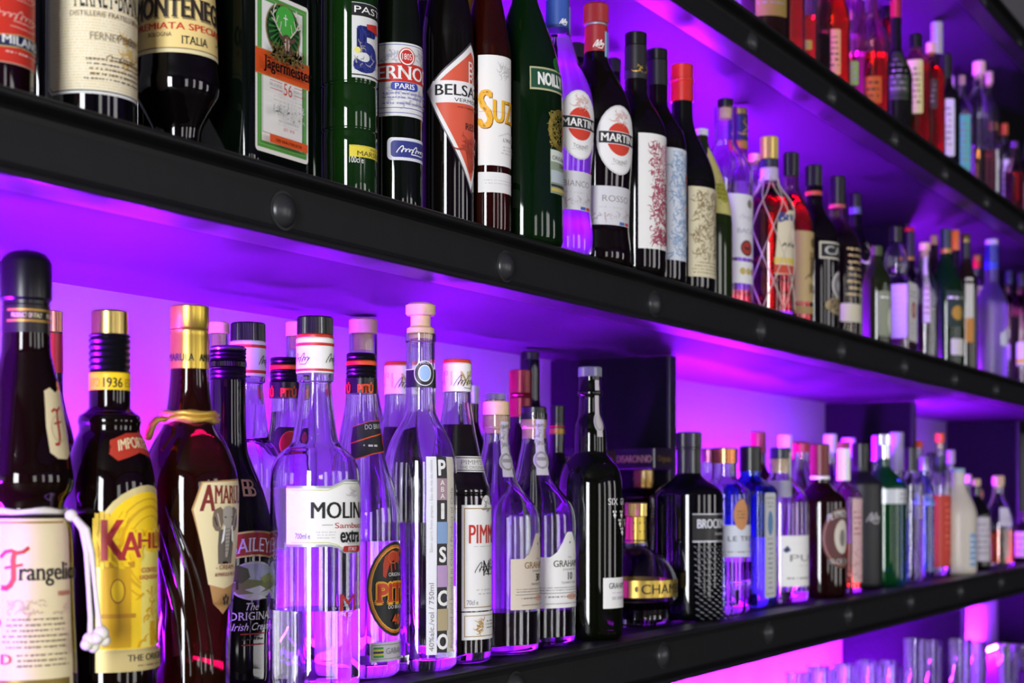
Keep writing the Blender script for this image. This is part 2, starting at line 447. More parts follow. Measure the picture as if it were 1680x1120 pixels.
def shelf(z0, z1, label, cuts, riv, rz):
    r = tag(empty('shelf', (0, FRONTY, z0)), label, 'shelf', None)
    def part(name, bm, m):
        bmesh.ops.translate(bm, verts=bm.verts[:], vec=(0, -FRONTY, -z0)); return link(name, bm, m, r)
    xs = [X0]+cuts+[X1]
    for i in range(len(xs)-1): part('channel', channel(xs[i]+.0004, xs[i+1]-.0004, z0, z1), steel)
    part('shelf_board', bx(X0, X1, FRONTY+.0402, WALLY, z0+.001, z1-.0015), under)
    for x in riv:
        bm = lathe([(0, .0155), (.0012, .0155), (.0012, .0135), (.0035, .0125), (.006, .0095), (.0076, .005), (.0080, .0012)], 28)
        bmesh.ops.rotate(bm, verts=bm.verts[:], cent=(0, 0, 0), matrix=Matrix.Rotation(math.pi/2, 3, 'X'))
        bmesh.ops.translate(bm, verts=bm.verts[:], vec=(x, WEBY, rz)); part('rivet', bm, M('#38383a', .3, .3))
    return r
def rv(f, st, n): return [f+st*i for i in range(n)]
shelf(1.231, 1.289, 'long black steel shelf under the lower row of bottles, beside its channel joint', [1.478], rv(.99-.348-.348, .352, 16), EYE-.1882)
shelf(1.645, 1.700, 'black steel channel shelf with round rivets below the middle row of bottles', [], rv(.984-.347*3, .347, 18), EYE+.2206)
shelf(2.023, 2.078, 'black steel channel shelf carrying the highest visible row of bottles', [], rv(1.992-.3335*6, .3335, 18), EYE+.601)
shelf(2.430, 2.485, 'topmost black steel shelf, empty, above the highest row of bottles', [], rv(2.62-.34*7, .34, 17), EYE+1.006)
def divider(x, y0, z0, z1, label):
    r = tag(empty('shelf_divider', (x, y0, z0)), label, 'divider')
    link('panel', bx(0, .018, 0, WALLY-y0-.001, .0005, z1-z0-.0005, bev=.001), divm, r); link('front_edge', bx(-.002, .020, -.006, -.0005, .0005, z1-z0-.0005, bev=.001), M('#0e0d10', .4), r)
DIV = {'low': [.02, 2.033, 3.275, 4.292, 5.4], 'mid': [.02, 3.32, 4.6, 5.8], 'top': [.02, 3.95, 5.3], 'cnt': [.02, 3.39, 4.9]}
lo = ['dark shelf divider behind the tall black bottle with a grey stopper', 'dark shelf divider behind the burgundy capped gin bottles', 'dark shelf divider behind the cream bottle and the decanter']
for i, x in enumerate(DIV['low'][1:4]): divider(x, .905, 1.289, 1.645, lo[i])
divider(DIV['mid'][1], .93, 1.700, 2.023, 'dark divider on the middle shelf behind the bourbon bottle with a white label')
divider(DIV['mid'][2], .93, 1.700, 2.023, 'dark divider on the middle shelf beyond the frosted blue bottle')
divider(DIV['top'][1], .93, 2.078, 2.430, 'dark divider on the highest bottle shelf beyond the cork topped decanters')
divider(DIV['cnt'][1], .83, 1.0, 1.231, 'dark upright divider on the counter behind the tall glasses')
divider(DIV['cnt'][2], .80, 1.0, 1.231, 'dark upright divider at the far end of the counter')
def led(x0, x1, z, pw, label, y=1.045):
    r = tag(empty('led_strip', ((x0+x1)/2, y, z)), label, 'light strip', 'violet light strips along the wall'); h = (x1-x0)/2
    link('housing', bx(-h, h, -.010, .010, .0005, .008), M('#505055', .5), r)
    link('diffuser', bx(-h+.002, h-.002, -.008, .008, .0082, .0112), emit(LED_COL, LED_PWR*pw), r)
led(-.5, 1.88, 1.289, 1.0, 'violet light strip behind the lower row, before the first divider')
led(2.06, 3.02, 1.289, 1.15, 'violet light strip behind the lower row, between the first and second dividers')
led(3.30, 3.95, 1.289, .75, 'violet light strip behind the lower row, between the second and third dividers')
led(1.5, 2.82, 1.700, .55, 'violet light strip behind the middle row of bottles')
led(3.345, 3.75, 1.700, .5, 'short violet light strip behind the middle row, beyond its divider')
led(.5, 3.5, 2.078, .5, 'violet light strip behind the highest row of bottles')
led(.2, 3.36, 1.0, 1.3, 'violet light strip at the back of the counter, before its divider')
led(3.42, 4.7, 1.0, 1.1, 'violet light strip at the back of the counter, beyond its divider')
r = tag(empty('bar_counter', (3.3, .85, 0)), 'dark back counter under the lowest shelf carrying drinking glasses', 'counter')
link('worktop', bx(-3.6, 4.2, -.25, .239, .96, 1.0, bev=.003), M('#222126', .35), r); link('base_cabinet', bx(-3.6, 4.2, -.22, .239, 0, .9595), M('#1a1a1c', .6), r)
def glass(u, P, ytop, hw, label, grp, taper=.9):
    s, z = spot(u, P); k = z/F; H = (HY-ytop)*k+EYE-1.0; R = hw*k*math.cos(math.atan((u-CX)/F))
    o = lathe([(0, R*taper*.94), (.002, R*taper), (H, R)], 32, cap1=False)
    lathe([(.009, R*taper*.9), (H-.0005, R-.0014)], 32, cap1=False, bm=o, flip=True)
    o.verts.ensure_lookup_table()
    for j in range(32): o.faces.new([o.verts[64+j], o.verts[64+(j+1) % 32], o.verts[128+(j+1) % 32], o.verts[128+j]])
    q = link('drinking_glass', o, CLEAR); q.location = (s, P, 1.0); tag(q, label, 'glass', grp)
# ---------------------------------------------------------------- lower shelf, front row
Y1 = M('#ffd400', .45); OR = M('#e2571a', .45); BRD = M('#8e1b1f', .5); TAN = M('#c7b68d', .5); LG = M('#c9c7c4', .5); SILVP = M('#b9bac0', .35, .5); DRED = M('#7c1c18', .5)
# hazelnut liqueur in the robe-shaped brown bottle
b = Bottle('brown robed bottle with a domed black cap, cream label and white rope belt', 43, .815, 'low', 84)
b.body([(548, 40), (575, 41), (600, 46), (640, 56), (700, 66), (760, 75), (788, 79), (805, 75), (822, 64), (838, 61), (850, 72), (880, 78), (1000, 82), (1110, 86), (1190, 87)], M('#120603', .04, trans=.12))
b.cap([(410, 8), (413, 22), (418, 33), (426, 40), (432, 43), (491, 43), (495, 39), (501, 39)], BLK)
b.cap([(500, 39.4), (548, 40.4)], M('#16110e', .35), 'neck_band')
l = b.lab(-8, on=40.6, name='neck_print'); l.rect(-60, 60, 504, 508, GOLDP); l.rect(-60, 60, 522, 526, GOLDP); l.T('PRODUCT OF ITALY', -50, 2, 511, 519, CREAM, .02); l.T('PRODUCT', 12, 40, 511, 519, CREAM, .02); l.done()
l = b.lab(8, yref=695, name='shoulder_label'); x0, x1 = -24, 26
l.poly([(x0, 640), (-10, 634), (4, 642), (16, 636), (x1, 640), (x1+4, 700), (x1+2, 742), (14, 752), (-8, 752), (x0+2, 742), (x0-2, 700)], CREAM, True)
l.scrib([(1, 672), (0, 690), (1, 708), (0, 720), (-4, 728), (-10, 728)], 5, RED); l.scrib([(-12, 674), (-6, 670), (2, 672), (10, 666)], 4, RED); l.scrib([(-9, 694), (9, 690)], 3, RED); l.ring(0, 702, 17, 22, 1.2, TAN); l.done()
l = b.lab(-6, yref=1000); l.rect(-150, l.a(115), 850, 1178, CREAM, True); e = l.a(109)
l.rect(-150, e, 855, 858, GOLDP); l.rect(-150, e, 1112, 1128, M('#8a7433', .4, .4)); xF = l.a(4)
l.scrib([(xF+21, 906), (xF+19, 918), (xF+20, 934), (xF+20, 948), (xF+15, 958), (xF+8, 963), (xF+1, 962)], 8.5, RED); l.scrib([(xF-2, 912), (xF+6, 904), (xF+16, 902), (xF+26, 906), (xF+36, 904), (xF+44, 898)], 6, RED); l.scrib([(xF+6, 930), (xF+34, 925)], 4.5, RED)
l.T('rangelico', xF+28, e+34, 922, 960, INK, .015, serif=True); l.T('LIQUEUR', e-22, e+6, 969, 978, RED, .02)
l.flora(xF+10, e, 982, 1008, 30, TAN, 4, 9); l.fine(xF, e-3, 1010, 1064, 6, M('#8f8068'), 2); l.T('D', xF+2, xF+18, 1070, 1086, RED, .03); l.fine(xF+24, e-3, 1068, 1094, 3, M('#8f8068'), 3); l.T('O', xF-12, xF, 1012, 1026, RED, .03)
l.done()
rope = M('#e9e3d2', .8)
pts = []
for i in range(25):
    a = b.phc+math.radians(-150+i*12.6); R_ = 64*b.kc; pts.append((R_*math.sin(a), -R_*math.cos(a), b.h(838)+.0006*math.sin(i)))
rp = link('rope_belt', tube(pts, .0021, 8, twist=.25), rope, b.root)
A = b.at(72, 846, .02)
for j, (dx, ye) in enumerate(((100, 1046), (118, 1036))):
    Q_ = [b.at(72, 842, .016), b.at(80, 850, .020), b.at(92+6*j, 868, .025), b.at(98+9*j, 905, .026), b.at(101+11*j, 960, .026), b.at(104+13*j, 1010, .026), b.at(dx+4, ye, .026)]
    link('rope_tail', tube(Q_, .0020, 8, twist=.25), rope, rp)
    bmk = bmesh.new(); c_ = b.at(dx+4, ye, .026)
    for dx_, dz, rr in ((0, 0, .0052), (.003, -.005, .0042), (-.0035, -.003, .004)):
        r_ = bmesh.ops.create_icosphere(bmk, subdivisions=3, radius=rr); bmesh.ops.translate(bmk, verts=r_['verts'], vec=c_+Vector((dx_, 0, dz)))
    for f in bmk.faces: f.smooth = True
    link('rope_knot', bmk, rope, rp)
bmk = bmesh.new(); r_ = bmesh.ops.create_icosphere(bmk, subdivisions=3, radius=.0042); bmesh.ops.translate(bmk, verts=r_['verts'], vec=b.at(73, 845, .018)); link('rope_knot', bmk, rope, rp)

# coffee liqueur
b = Bottle('dark bottle with a gold cap, yellow band reading 1936 and a yellow arch label', 180, .81, 'low', 78)
b.body([(640, 34), (668, 34), (676, 40), (683, 50), (692, 52), (700, 50), (706, 50), (722, 57), (745, 65), (775, 73), (810, 77), (850, 78), (1100, 78), (1172, 77)], M('#0e0503', .04, trans=.06))
b.cap([(510, 30.5), (549, 31)], GOLD, 'cap'); b.bands(549, 612, 6, 35, BLK, 'cap_skirt', .09); b.cap([(611, 34.6), (641, 34.6)], Y1, 'neck_band')
l = b.lab(-24, on=34.7, name='neck_print'); l.T('1936', -24, 8, 618, 634, INK, .02); l.T('ESTD', 14, 44, 619, 633, M('#b89a10'), .01); l.T('STD', -50, -30, 619, 633, M('#b89a10'), .01); l.done()
l = b.lab(2, yref=735, name='shoulder_label'); l.poly([(-52, 722), (-20, 710), (20, 708), (52, 716), (50, 726), (54, 740), (46, 752), (0, 742), (-40, 756), (-54, 744), (-46, 734)], M('#b5331d', .5), True); l.T('IMPORTED', -38, 38, 722, 740, CREAM, .02, arch=6); l.done()
l = b.lab(8, yref=960); hw_ = -l.a(157)
def arch_(q, yt, yb, ysp): return [(-q, yb), (-q, ysp)]+[(-q*math.cos(math.pi*i/16), ysp-(ysp-yt)*math.sin(math.pi*i/16)) for i in range(1, 16)]+[(q, ysp), (q, yb)]
l.poly(arch_(hw_, 795, 1100, 890), M('#dcc98a', .4, .2), True); q = hw_-8
l.poly(arch_(q, 806, 1063, 894), Y1, True); am = M('#e2ae00', .5); am2 = M('#fbe972', .5)
l.ring(4, 900, q-14, 84, 3, am); l.ring(4, 900, q-26, 72, 5, am); l.ring(4, 905, q-38, 60, 2, am)
l.poly([(-20, 1062), (-20, 905), (10, 868), (48, 862), (q-4, 905), (q-4, 1062)], am2)
l.rect(-q+4, -q+50, 925, 1060, am); l.rect(-q+2, -q+56, 920, 930, M('#c98d00')); l.rect(-q+2, -q+58, 1005, 1012, M('#c98d00')); l.ell(-q+28, 968, 12, 20, Y1); l.ring(-q+28, 968, 12, 20, 2, M('#9a5a00'))
l.flora(-18, q-8, 960, 1055, 60, am, 8, 10); l.rect(0, 14, 1020, 1060, am); l.rect(26, 40, 1015, 1060, am)
for s_, m_ in ((.14, Y1), (.03, M('#b01f24', .45))):
    l.T('K', -q+4-(.14 if s_ > .1 else 0)*30, -q+40, 852-(3 if s_ > .1 else 0), 918+(3 if s_ > .1 else 0), m_, s_); l.T('A', -q+32, -q+66, 872, 914, m_, s_); l.T('HLÚA', -q+62, q-6, 866, 900, m_, s_)
l.T('COFFEE', -22, 20, 931, 939, RED, .02); l.T('LIQUEUR', -25, 23, 943, 951, RED, .02)
l.rect(-q, q, 1066, 1098, M('#cdb87a', .4, .2)); l.T('THE ORIGINAL', -46, 56, 1072, 1083, INK, .03); l.fine(-30, 40, 1088, 1094, 1, BROWNP); l.done()

# marula cream
b = Bottle('red-brown bottle with a tall gold capsule, gold cord collar and elephant label', 311, .81, 'low', 81)
b.body([(606, 31), (640, 33.5), (675, 38), (695, 42), (705, 47), (722, 58), (745, 69), (775, 78), (805, 81), (850, 80), (920, 76), (1000, 71), (1080, 67), (1140, 70)], M('#240a02', .04, trans=.35))
b.cap([(502, 32), (538, 32.3), (540, 31), (543, 32.4), (546, 31.4), (552, 32.2), (606, 32.6)], M('#cdb14a', .3, .85), 'capsule')
l = b.lab(-15, on=32.7, name='capsule_print'); l.T('AMARULA', -2, 46, 578, 590, INK, .02); l.T('MARULA', -62, -12, 578, 590, INK, .02); l.done()
cord = M('#d1a844', .4, .5)
pts = []
for i in range(29):
    a = b.phc+math.radians(-165+i*11.8); R_ = 43*b.kc; pts.append((R_*math.sin(a), -R_*math.cos(a), b.h(688)))
cc = link('cord_collar', tube(pts, .0030, 8, twist=.35), cord, b.root)
pts = [(p[0]*1.02, p[1]*1.02, p[2]+.0038) for p in pts]; link('cord_strand', tube(pts, .0024, 8, twist=.35), cord, cc)
link('cord_tail', tube([b.at(-38, 690, .018), b.at(-52, 690, .022), b.at(-60, 700, .022), b.at(-66, 716, .022), b.at(-70, 724, .022)], .0026, 8, twist=.3), cord, cc)
# raised curved ribs moulded in the side of the bottle
for j, (d0, d1, ya) in enumerate(((-38, 20, 830), (-46, 2, 868), (-52, -12, 900), (-24, 38, 850))):
    Q_ = []
    for i in range(14):
        t = i/13; y = ya+(1120-ya)*t; rp_ = b.R(b.h(y))/b.kc; du = d0+(d1-d0)*(1-(1-t)**2); ph = b.phc+math.asin(max(-.99, min(.99, du/rp_))); R_ = rp_*b.kc-.0004
        Q_.append((R_*math.sin(ph), -R_*math.cos(ph), b.h(y)))
    link('moulded_rib', tube(Q_, [.0004+.0016*math.sin(math.pi*min(1, (i+1)/9)/1.0) if i < 9 else .0009 for i in range(14)], 8), M('#240a02', .04, trans=.35), b.main)
l = b.lab(0, yref=860); q = -l.a(314)
l.poly([(-q+16, 790), (q-16, 784), (q, 835), (24, 990), (0, 1008), (-24, 990), (-q, 835)], M('#b98a55', .5), True)
l.poly([(-q+18, 792), (q-18, 787), (q-3, 835), (35, 958), (0, 966), (-35, 958), (-q+3, 835)], CREAM)
l.T('A', -q+14, -q+38, 795, 838, DRED, .03, .1); l.T('MARULA', -q+38, q-8, 796, 826, DRED, .02, serif=True); g1, g2, g3 = M('#8d8275'), M('#5f564d'), M('#b3a797')
bd, fc, er = M('#6a6058', .6), M('#aaa196', .6), M('#7a6856', .6)
l.poly([(-18, 868), (18, 868), (19, 896), (17, 925), (7, 925), (6, 902), (-6, 902), (-7, 925), (-17, 925), (-19, 896)], bd)
l.poly([(-31, 850), (-28, 836), (-16, 831), (-9, 838), (-10, 858), (-16, 872), (-25, 870), (-30, 862)], er); l.poly([(31, 850), (28, 836), (16, 831), (9, 838), (10, 858), (16, 872), (25, 870), (30, 862)], er)
l.scrib([(-27, 848), (-22, 862)], 2, INK); l.scrib([(-22, 842), (-16, 864)], 2, M('#c9bba8')); l.scrib([(27, 848), (22, 862)], 2, INK); l.scrib([(22, 842), (16, 864)], 2, M('#c9bba8'))
l.poly([(-12, 836), (-5, 830), (5, 830), (12, 836), (12, 850), (8, 862), (6, 884), (5, 902), (2, 914), (-3, 914), (-4, 902), (-5, 884), (-8, 862), (-12, 850)], fc)
for i in range(7): l.scrib([(-5, 868+i*6), (5, 867+i*6)], 1.2, bd)
l.poly([(-10, 862), (-7, 862), (-9, 886), (-15, 892)], WHT); l.poly([(7, 862), (10, 862), (15, 892), (9, 886)], WHT); l.ell(-8, 848, 1.6, 1.4, INK, n=8); l.ell(8, 848, 1.6, 1.4, INK, n=8)
l.C('- CREAM -', 0, 926, 934, DRED, .02); l.C('& MARULA FRUIT', 0, 939, 945, DRED, .02, .8)
for i in range(5): a = i*1.257; l.ell(6*math.sin(a), 984-6*math.cos(a), 2.6, 4, INK, n=10)
l.done()

# Irish cream
b = Bottle('black cream liqueur bottle with a red banner over a small painted landscape', 374, .855, 'low', 75)
b.body([(624, 29), (690, 29.5), (735, 32), (760, 40), (790, 53), (820, 63), (850, 71), (868, 76), (878, 77), (888, 75), (960, 73), (1060, 68), (1120, 65)], M('#0a0808', .06))
b.cap([(568, 29), (572, 31), (575, 29.5)], SILV, 'cap_rim'); b.bands(574, 592, 3, 30.5, BLK, 'cap', .06); b.cap([(592, 31), (602, 31)], BLK, 'cap_collar', .05); b.bands(602, 624, 3, 30.5, BLK, 'cap_skirt', .05)
l = b.lab(-14, yref=950, name='monogram'); gb = M('#cfb377', .4, .4)
l.T('B', -16, 6, 786, 814, gb, -.01); l.T('B', -4, 18, 786, 814, gb, -.01); l.done(); l = b.lab(-14, yref=950, name='printed_label')
def band_(q, ya, yb, k_, m_): return l.poly([(-q+2*q*i/14, ya-k_*(1-(i/7-1)**2)) for i in range(15)]+[(q-2*q*i/14, yb-k_*(1-(i/7-1)**2)) for i in range(15)], m_)
band_(54, 878, 920, 8, gb); band_(52, 881, 917, 8, M('#a5321c', .5)); l.T('BAILEYS', -46, 46, 889, 912, WHT, .012, arch=8, serif=True)
l.ell(0, 952, 50, 32, M('#d9dccb', .5)); l.ell(0, 938, 42, 14, M('#b9c3cb', .5)); l.poly([(-48, 960), (-20, 948), (10, 952), (48, 938), (46, 966), (10, 972), (-30, 974)], M('#7c8a45')); l.poly([(-48, 950), (-44, 936), (-30, 926), (-14, 932), (-10, 946), (-24, 956)], M('#4d5f2a')); l.rect(-34, -30, 950, 966, M('#3b3320'))
l.poly([(-20, 966), (10, 960), (24, 966), (6, 974), (30, 982), (-14, 982), (-4, 972)], M('#e6e9e4')); l.poly([(10, 948), (30, 940), (48, 944), (40, 952), (20, 956)], M('#98a35c'))
l.C('The', -4, 988, 1000, WHT, .0, sh=.35); l.C('ORIGINAL', 0, 1003, 1016, WHT, .0, 1.1, serif=True); l.C('Irish Cream', 0, 1021, 1033, WHT, .0, sh=.35); l.rect(-26, 26, 1038, 1040, RED); l.rect(-24, 24, 1056, 1058, RED); l.fine(-24, 24, 1044, 1052, 1, M('#3a2a2a')); l.done()

# sambuca
b = Bottle('clear bottle with a black cap, signed white collar and broad white label', 517, .785, 'low', 74)
MOL = [(612, 30), (626, 30), (628, 26.5), (660, 29), (700, 34), (722, 38), (730, 42), (740, 54), (755, 67), (775, 73), (800, 74), (1000, 74), (1110, 74)]
b.clear(MOL, level=998)
b.cap([(520, 29.5), (549, 30)], BLK, knurl=.035); b.cap([(549, 30.2), (555, 30.2)], M('#c0301d', .4), 'cap_ring'); b.cap([(555, 31), (613, 31)], WHT, 'collar')
l = b.lab(-25, on=31.1, name='collar_print'); l.rect(-60, 60, 560, 565, M('#c0301d')); l.rect(-60, 60, 603, 607, M('#c0301d')); l.sign(6, 50, 574, 596, 1.5, INK, 5); l.sign(-56, -24, 574, 596, 1.5, INK, 4); l.done()
l = b.lab(0, yref=850); q = 118
con = lambda d: [(-q, 797+d), (-44, 797+d), (-30, 792+d), (-18, 786+d), (18, 786+d), (30, 792+d), (44, 797+d), (q, 797+d), (q, 896-d), (44, 896-d), (30, 899-d), (18, 907-d), (-18, 907-d), (-30, 899-d), (-44, 896-d), (-q, 896-d)]
l.poly(con(0), M('#a9abb3', .35, .5), True); l.poly(con(4), WHT, True)
l.scrib([(-q+10, 804), (-48, 804), (-32, 798), (-20, 793), (20, 793)], 1.2, M('#b6c23a')); l.scrib([(-q+10, 889), (-48, 889), (-32, 893), (-22, 899)], 1.2, M('#b6c23a'))
l.T('MOLINARI', l.a(511), -l.a(511), 823, 850, INK, .03); l.rect(l.a(528), l.a(545), 860, 861, GREYP); l.T('Sambuca', l.a(548), 34, 857, 866, RED, .01); l.T('extra', l.a(557), 22, 870, 889, INK, .04); l.T('700ml e', l.a(486), l.a(509), 874, 883, INK, .0); l.fine(l.a(518), l.a(550), 870, 884, 3, LG, 4)
l.rr(-22, 22, 895, 905, 4, RED); l.C('ITALY', 0, 897, 903, WHT, .02); l.C('PRODUCT OF', 0, 890, 893, GREYP, 0); l.flora(-8, 8, 800, 814, 24, LG, 3, 5); l.done(); l = b.lab(0, yref=990, name='printed_emblem')
l.T('M', l.a(557), l.a(581), 974, 1003, RED, -.01); l.sign(l.a(556), l.a(577), 1000, 1010, 1, WHT, 3); l.poly([(l.a(566), 1003), (l.a(570), 1003), (l.a(568), 1024)], RED); l.done()

# cachaca
b = Bottle('clear bottle with black and orange bands, diagonal neck label and black oval label', 593, .815, 'low', 64)
PIT = [(620, 25), (646, 25.5), (680, 28), (715, 33), (745, 38), (770, 45), (800, 55), (830, 62), (850, 64), (1000, 64), (1108, 64)]
b.clear(PIT, level=886)
def pit_caps(b, d=0, o=0):
    b.bands(580+d, 592+d, 2, 25, BLK, 'cap', .05); b.cap([(592+d, 25.3), (600+d, 25.3)], OR, 'cap_ring'); b.bands(600+d, 619+d, 3, 25.4, BLK, 'cap_skirt', .05); b.cap([(619+d, 25.8), (646+d, 26)], BLK, 'sleeve')
    l = b.lab(-24, on=26.2, name='sleeve_print'); l.T('PITÚ', -20, 6, 626+d, 643+d, OR, .05); l.T('PITÚ', 20, 46, 626+d, 643+d, OR, .05); l.T('PITÚ', -60, -34, 626+d, 643+d, OR, .05); l.done()
pit_caps(b)
l = b.lab(-12, yref=725, name='neck_label'); l.poly([(-42, 700), (-10, 690), (34, 686), (36, 722), (34, 736), (-10, 744), (-40, 756), (-44, 726)], M('#232127', .5), True); l.scrib([(-44, 727), (-10, 716), (36, 706)], 2, OR); l.scrib([(-40, 755), (-8, 744), (34, 737)], 2, OR); l.scrib([(-42, 700), (-10, 690), (34, 688)], 1, OR); l.fine(-26, 4, 726, 736, 1, LG, 2); l.ell(24, 722, 8, 14, M('#c2401c')); l.T('DO BRASIL', -20, 24, 696, 704, LG, 0, rise=3); l.done()
def pit_oval(b, phi=0):
    l = b.lab(phi, yref=960, name='label'); l.ell(0, 966, 58, 78, M('#0d0b0c', .4), True); l.ring(0, 966, 54.5, 73, 4, M('#e0761c', .4)); l.ring(0, 966, 51.5, 69, 1.6, M('#f0c93a', .4))
    cr = M('#c33c17', .45); l.poly([(-30, 925), (-26, 912), (-10, 902), (6, 905), (16, 914), (10, 926), (-4, 918), (-14, 922), (-20, 934), (-24, 948), (-30, 944)], cr); l.scrib([(6, 908), (22, 900), (30, 908)], 4, cr); l.scrib([(-4, 918), (-2, 934)], 3, cr); l.scrib([(-14, 922), (-12, 938)], 3, cr); l.ring(-8, 914, 12, 10, 1, M('#f08a3c'))
    l.C('ORIGINAL', 0, 939, 945, WHT, .01); l.T('PITÚ', -42, 44, 948, 988, M('#f2b21f', .4), .09, serif=True); l.T('PITÚ', -41, 43, 950, 986, M('#d9481a', .4), .045, serif=True); l.C('DO BRASIL', 0, 992, 998, WHT, .01); l.C('40', 0, 1008, 1024, OR, .04); l.done()
pit_oval(b, 4)
l = b.lab(0, yref=1065, name='seal_label'); q = -l.a(606); l.rect(-q, q, 1052, 1084, M('#cfcbd3', .5), True); l.frame(-q+3, q-3, 1056, 1080, 1.2, GREYP)
for i, c in enumerate(('#3a9b50', '#d8d04e', '#2d2c6e', '#d8d04e', '#3a9b50')): l.rect(-q+6, -q+24, 1060+i*3.4, 1063.4+i*3.4, M(c))
l.T('GARANTIA', -q+29, q-6, 1062, 1072, GREYP, .0); l.done()

# pisco
b = Bottle('tall clear bottle with a pale mushroom cork and a vertical strip of lettered squares', 690, .80, 'low', 60)
b.clear([(548, 25), (560, 25), (563, 23.5), (620, 24), (672, 25), (690, 31), (710, 43), (732, 53), (760, 59), (800, 60.5), (1000, 60), (1080, 60)], level=856)
b.cap([(498, 22), (501, 24.5), (515, 24.5), (518, 22)], WOOD, 'cork'); b.cap([(517, 16.5), (537, 16.5)], WOOD, 'cork_neck'); b.cap([(535, 19), (539, 22.5), (547.5, 23)], WOOD, 'cork_flange'); b.cap([(548, 20), (556, 19)], WOOD, 'cork_plug')
l = b.lab(-35, on=25, name='neck_label'); l.rect(-40, 40, 604, 634, M('#16141c', .4), True); l.ell(l.a(697), 611, 18, 21, M('#e6e6ea', .4), True); c_ = l.a(697); l.ring(c_, 611, 16.5, 19.5, 5.5, M('#1d1b22', .4)); l.ell(c_, 611, 9.5, 12, M('#9fc3e6', .4)); l.C('PISCO', c_, 593, 597, WHT, .02, 1.0, arch=2); l.rect(-40, l.a(680), 604, 605.5, WHT); l.done()
l = b.lab(-22, yref=900); l.rect(-28, -10, 749, 1072, M('#e9e8ec', .5), True); l.rect(-10, 10, 749, 1069, M('#2c2a2c', .5), True); l.rect(10, 28, 749, 1069, M('#d8d0bf', .5), True)
for i, (ch, c) in enumerate((('P', None), ('A|B|A', '#a88c94'), ('I', None), ('', '#86a3c9'), ('S', None), ('', '#b897c0'), ('C', None), ('', '#b3a27c'), ('O', None))):
    ya = 749+i*35.5
    if c: l.rect(-10, 10, ya, ya+35.5, M(c, .5))
    if '|' in ch:
        for j, q_ in enumerate(ch.split('|')): l.C(q_, 0, ya+3+j*11, ya+11+j*11, WHT, .02)
    elif ch: l.C(ch, 0, ya+6, ya+30, WHT, .04, .8)
l.T('40%alc./vol / 750ml', -24, -16, 955, 1066, GREYP, 0, turn=True); l.T('Elixir spirit from grapes / Eau de vie de raisins', -23, -17, 755, 905, LG, 0, turn=True, ); l.T('Produced and bottled in Chile / Product of Chile', 15, 21, 800, 1062, GREYP, 0, turn=True); l.done()

# fruit cup
b = Bottle('dark fruit liqueur bottle with a white red-rimmed cap and tall white label with red lettering', 750, .805, 'low', 56)
b.clear([(643, 22), (660, 23), (700, 29), (735, 36), (765, 43), (790, 50), (806, 55), (810, 54), (814, 55.5), (840, 56), (1080, 56)], level=697, liquid=M('#1a0402', .1, trans=.25))
def pimcap(b, d=0):
    b.cap([(590+d, 23), (596+d, 24)], M('#d04a2c', .4), 'cap_top'); b.cap([(596+d, 23.3), (615+d, 23.4), (617+d, 22.8), (619+d, 23.4), (643+d, 23.6)], WHT, 'cap')
    l = b.lab(-30, on=23.8, name='cap_print'); l.T('N°1', -6, 26, 606+d, 631+d, M('#cdb878'), .02); l.sign(-14, 26, 610+d, 636+d, 1.2, INK, 5, 9); l.T('N°1', -50, -20, 606+d, 631+d, M('#cdb878'), .02); l.done()
pimcap(b)
l = b.lab(-20, yref=758, name='neck_label'); l.rect(-50, 50, 748, 774, M('#e9e6df', .5), True); l.frame(-44, 44, 750, 772, 1.2, INK); l.C("PIMM'S", 0, 754, 762, GREYP, .01, 1.4); l.C('THE ORIGINAL', 0, 764, 769, GREYP, 0); l.done()
l = b.lab(0, yref=920); q = -l.a(757); l.rect(-q, q, 828, 1001, WHT, True); l.poly([(-14+14*(1-math.cos(a)), 830-18*math.sin(a)) for a in [math.pi*i/10 for i in range(11)]], WHT, True); l.frame(-q+4, q-4, 833, 996, 1.6, M('#a98f52', .4, .3)); l.flora(-7, 7, 818, 838, 20, GREYP, 3, 5)
l.T("PIMM'S", l.a(769), -l.a(769), 859, 891, M('#c4281c', .45), .015); l.T('N°1', -10, 26, 917, 944, INK, -.01); l.sign(l.a(781), 30, 918, 942, 1.6, INK, 5, 12); l.fine(-30, 30, 894, 898, 1, LG); l.fine(-26, 30, 964, 977, 2, LG, 3); l.T('70cl e', l.a(765), l.a(783), 983, 991, GREYP, 0)
l.rect(-q, q, 1003, 1048, WHT, True); l.frame(-q+4, q-4, 1008, 1043, 1.4, M('#a98f52', .4, .3)); c_ = l.a(786); l.flora(c_-7, c_+7, 1016, 1034, 40, M('#b58a3c'), 6, 5); l.fine(c_+12, 44, 1016, 1032, 3, GREYP, 5); l.done()

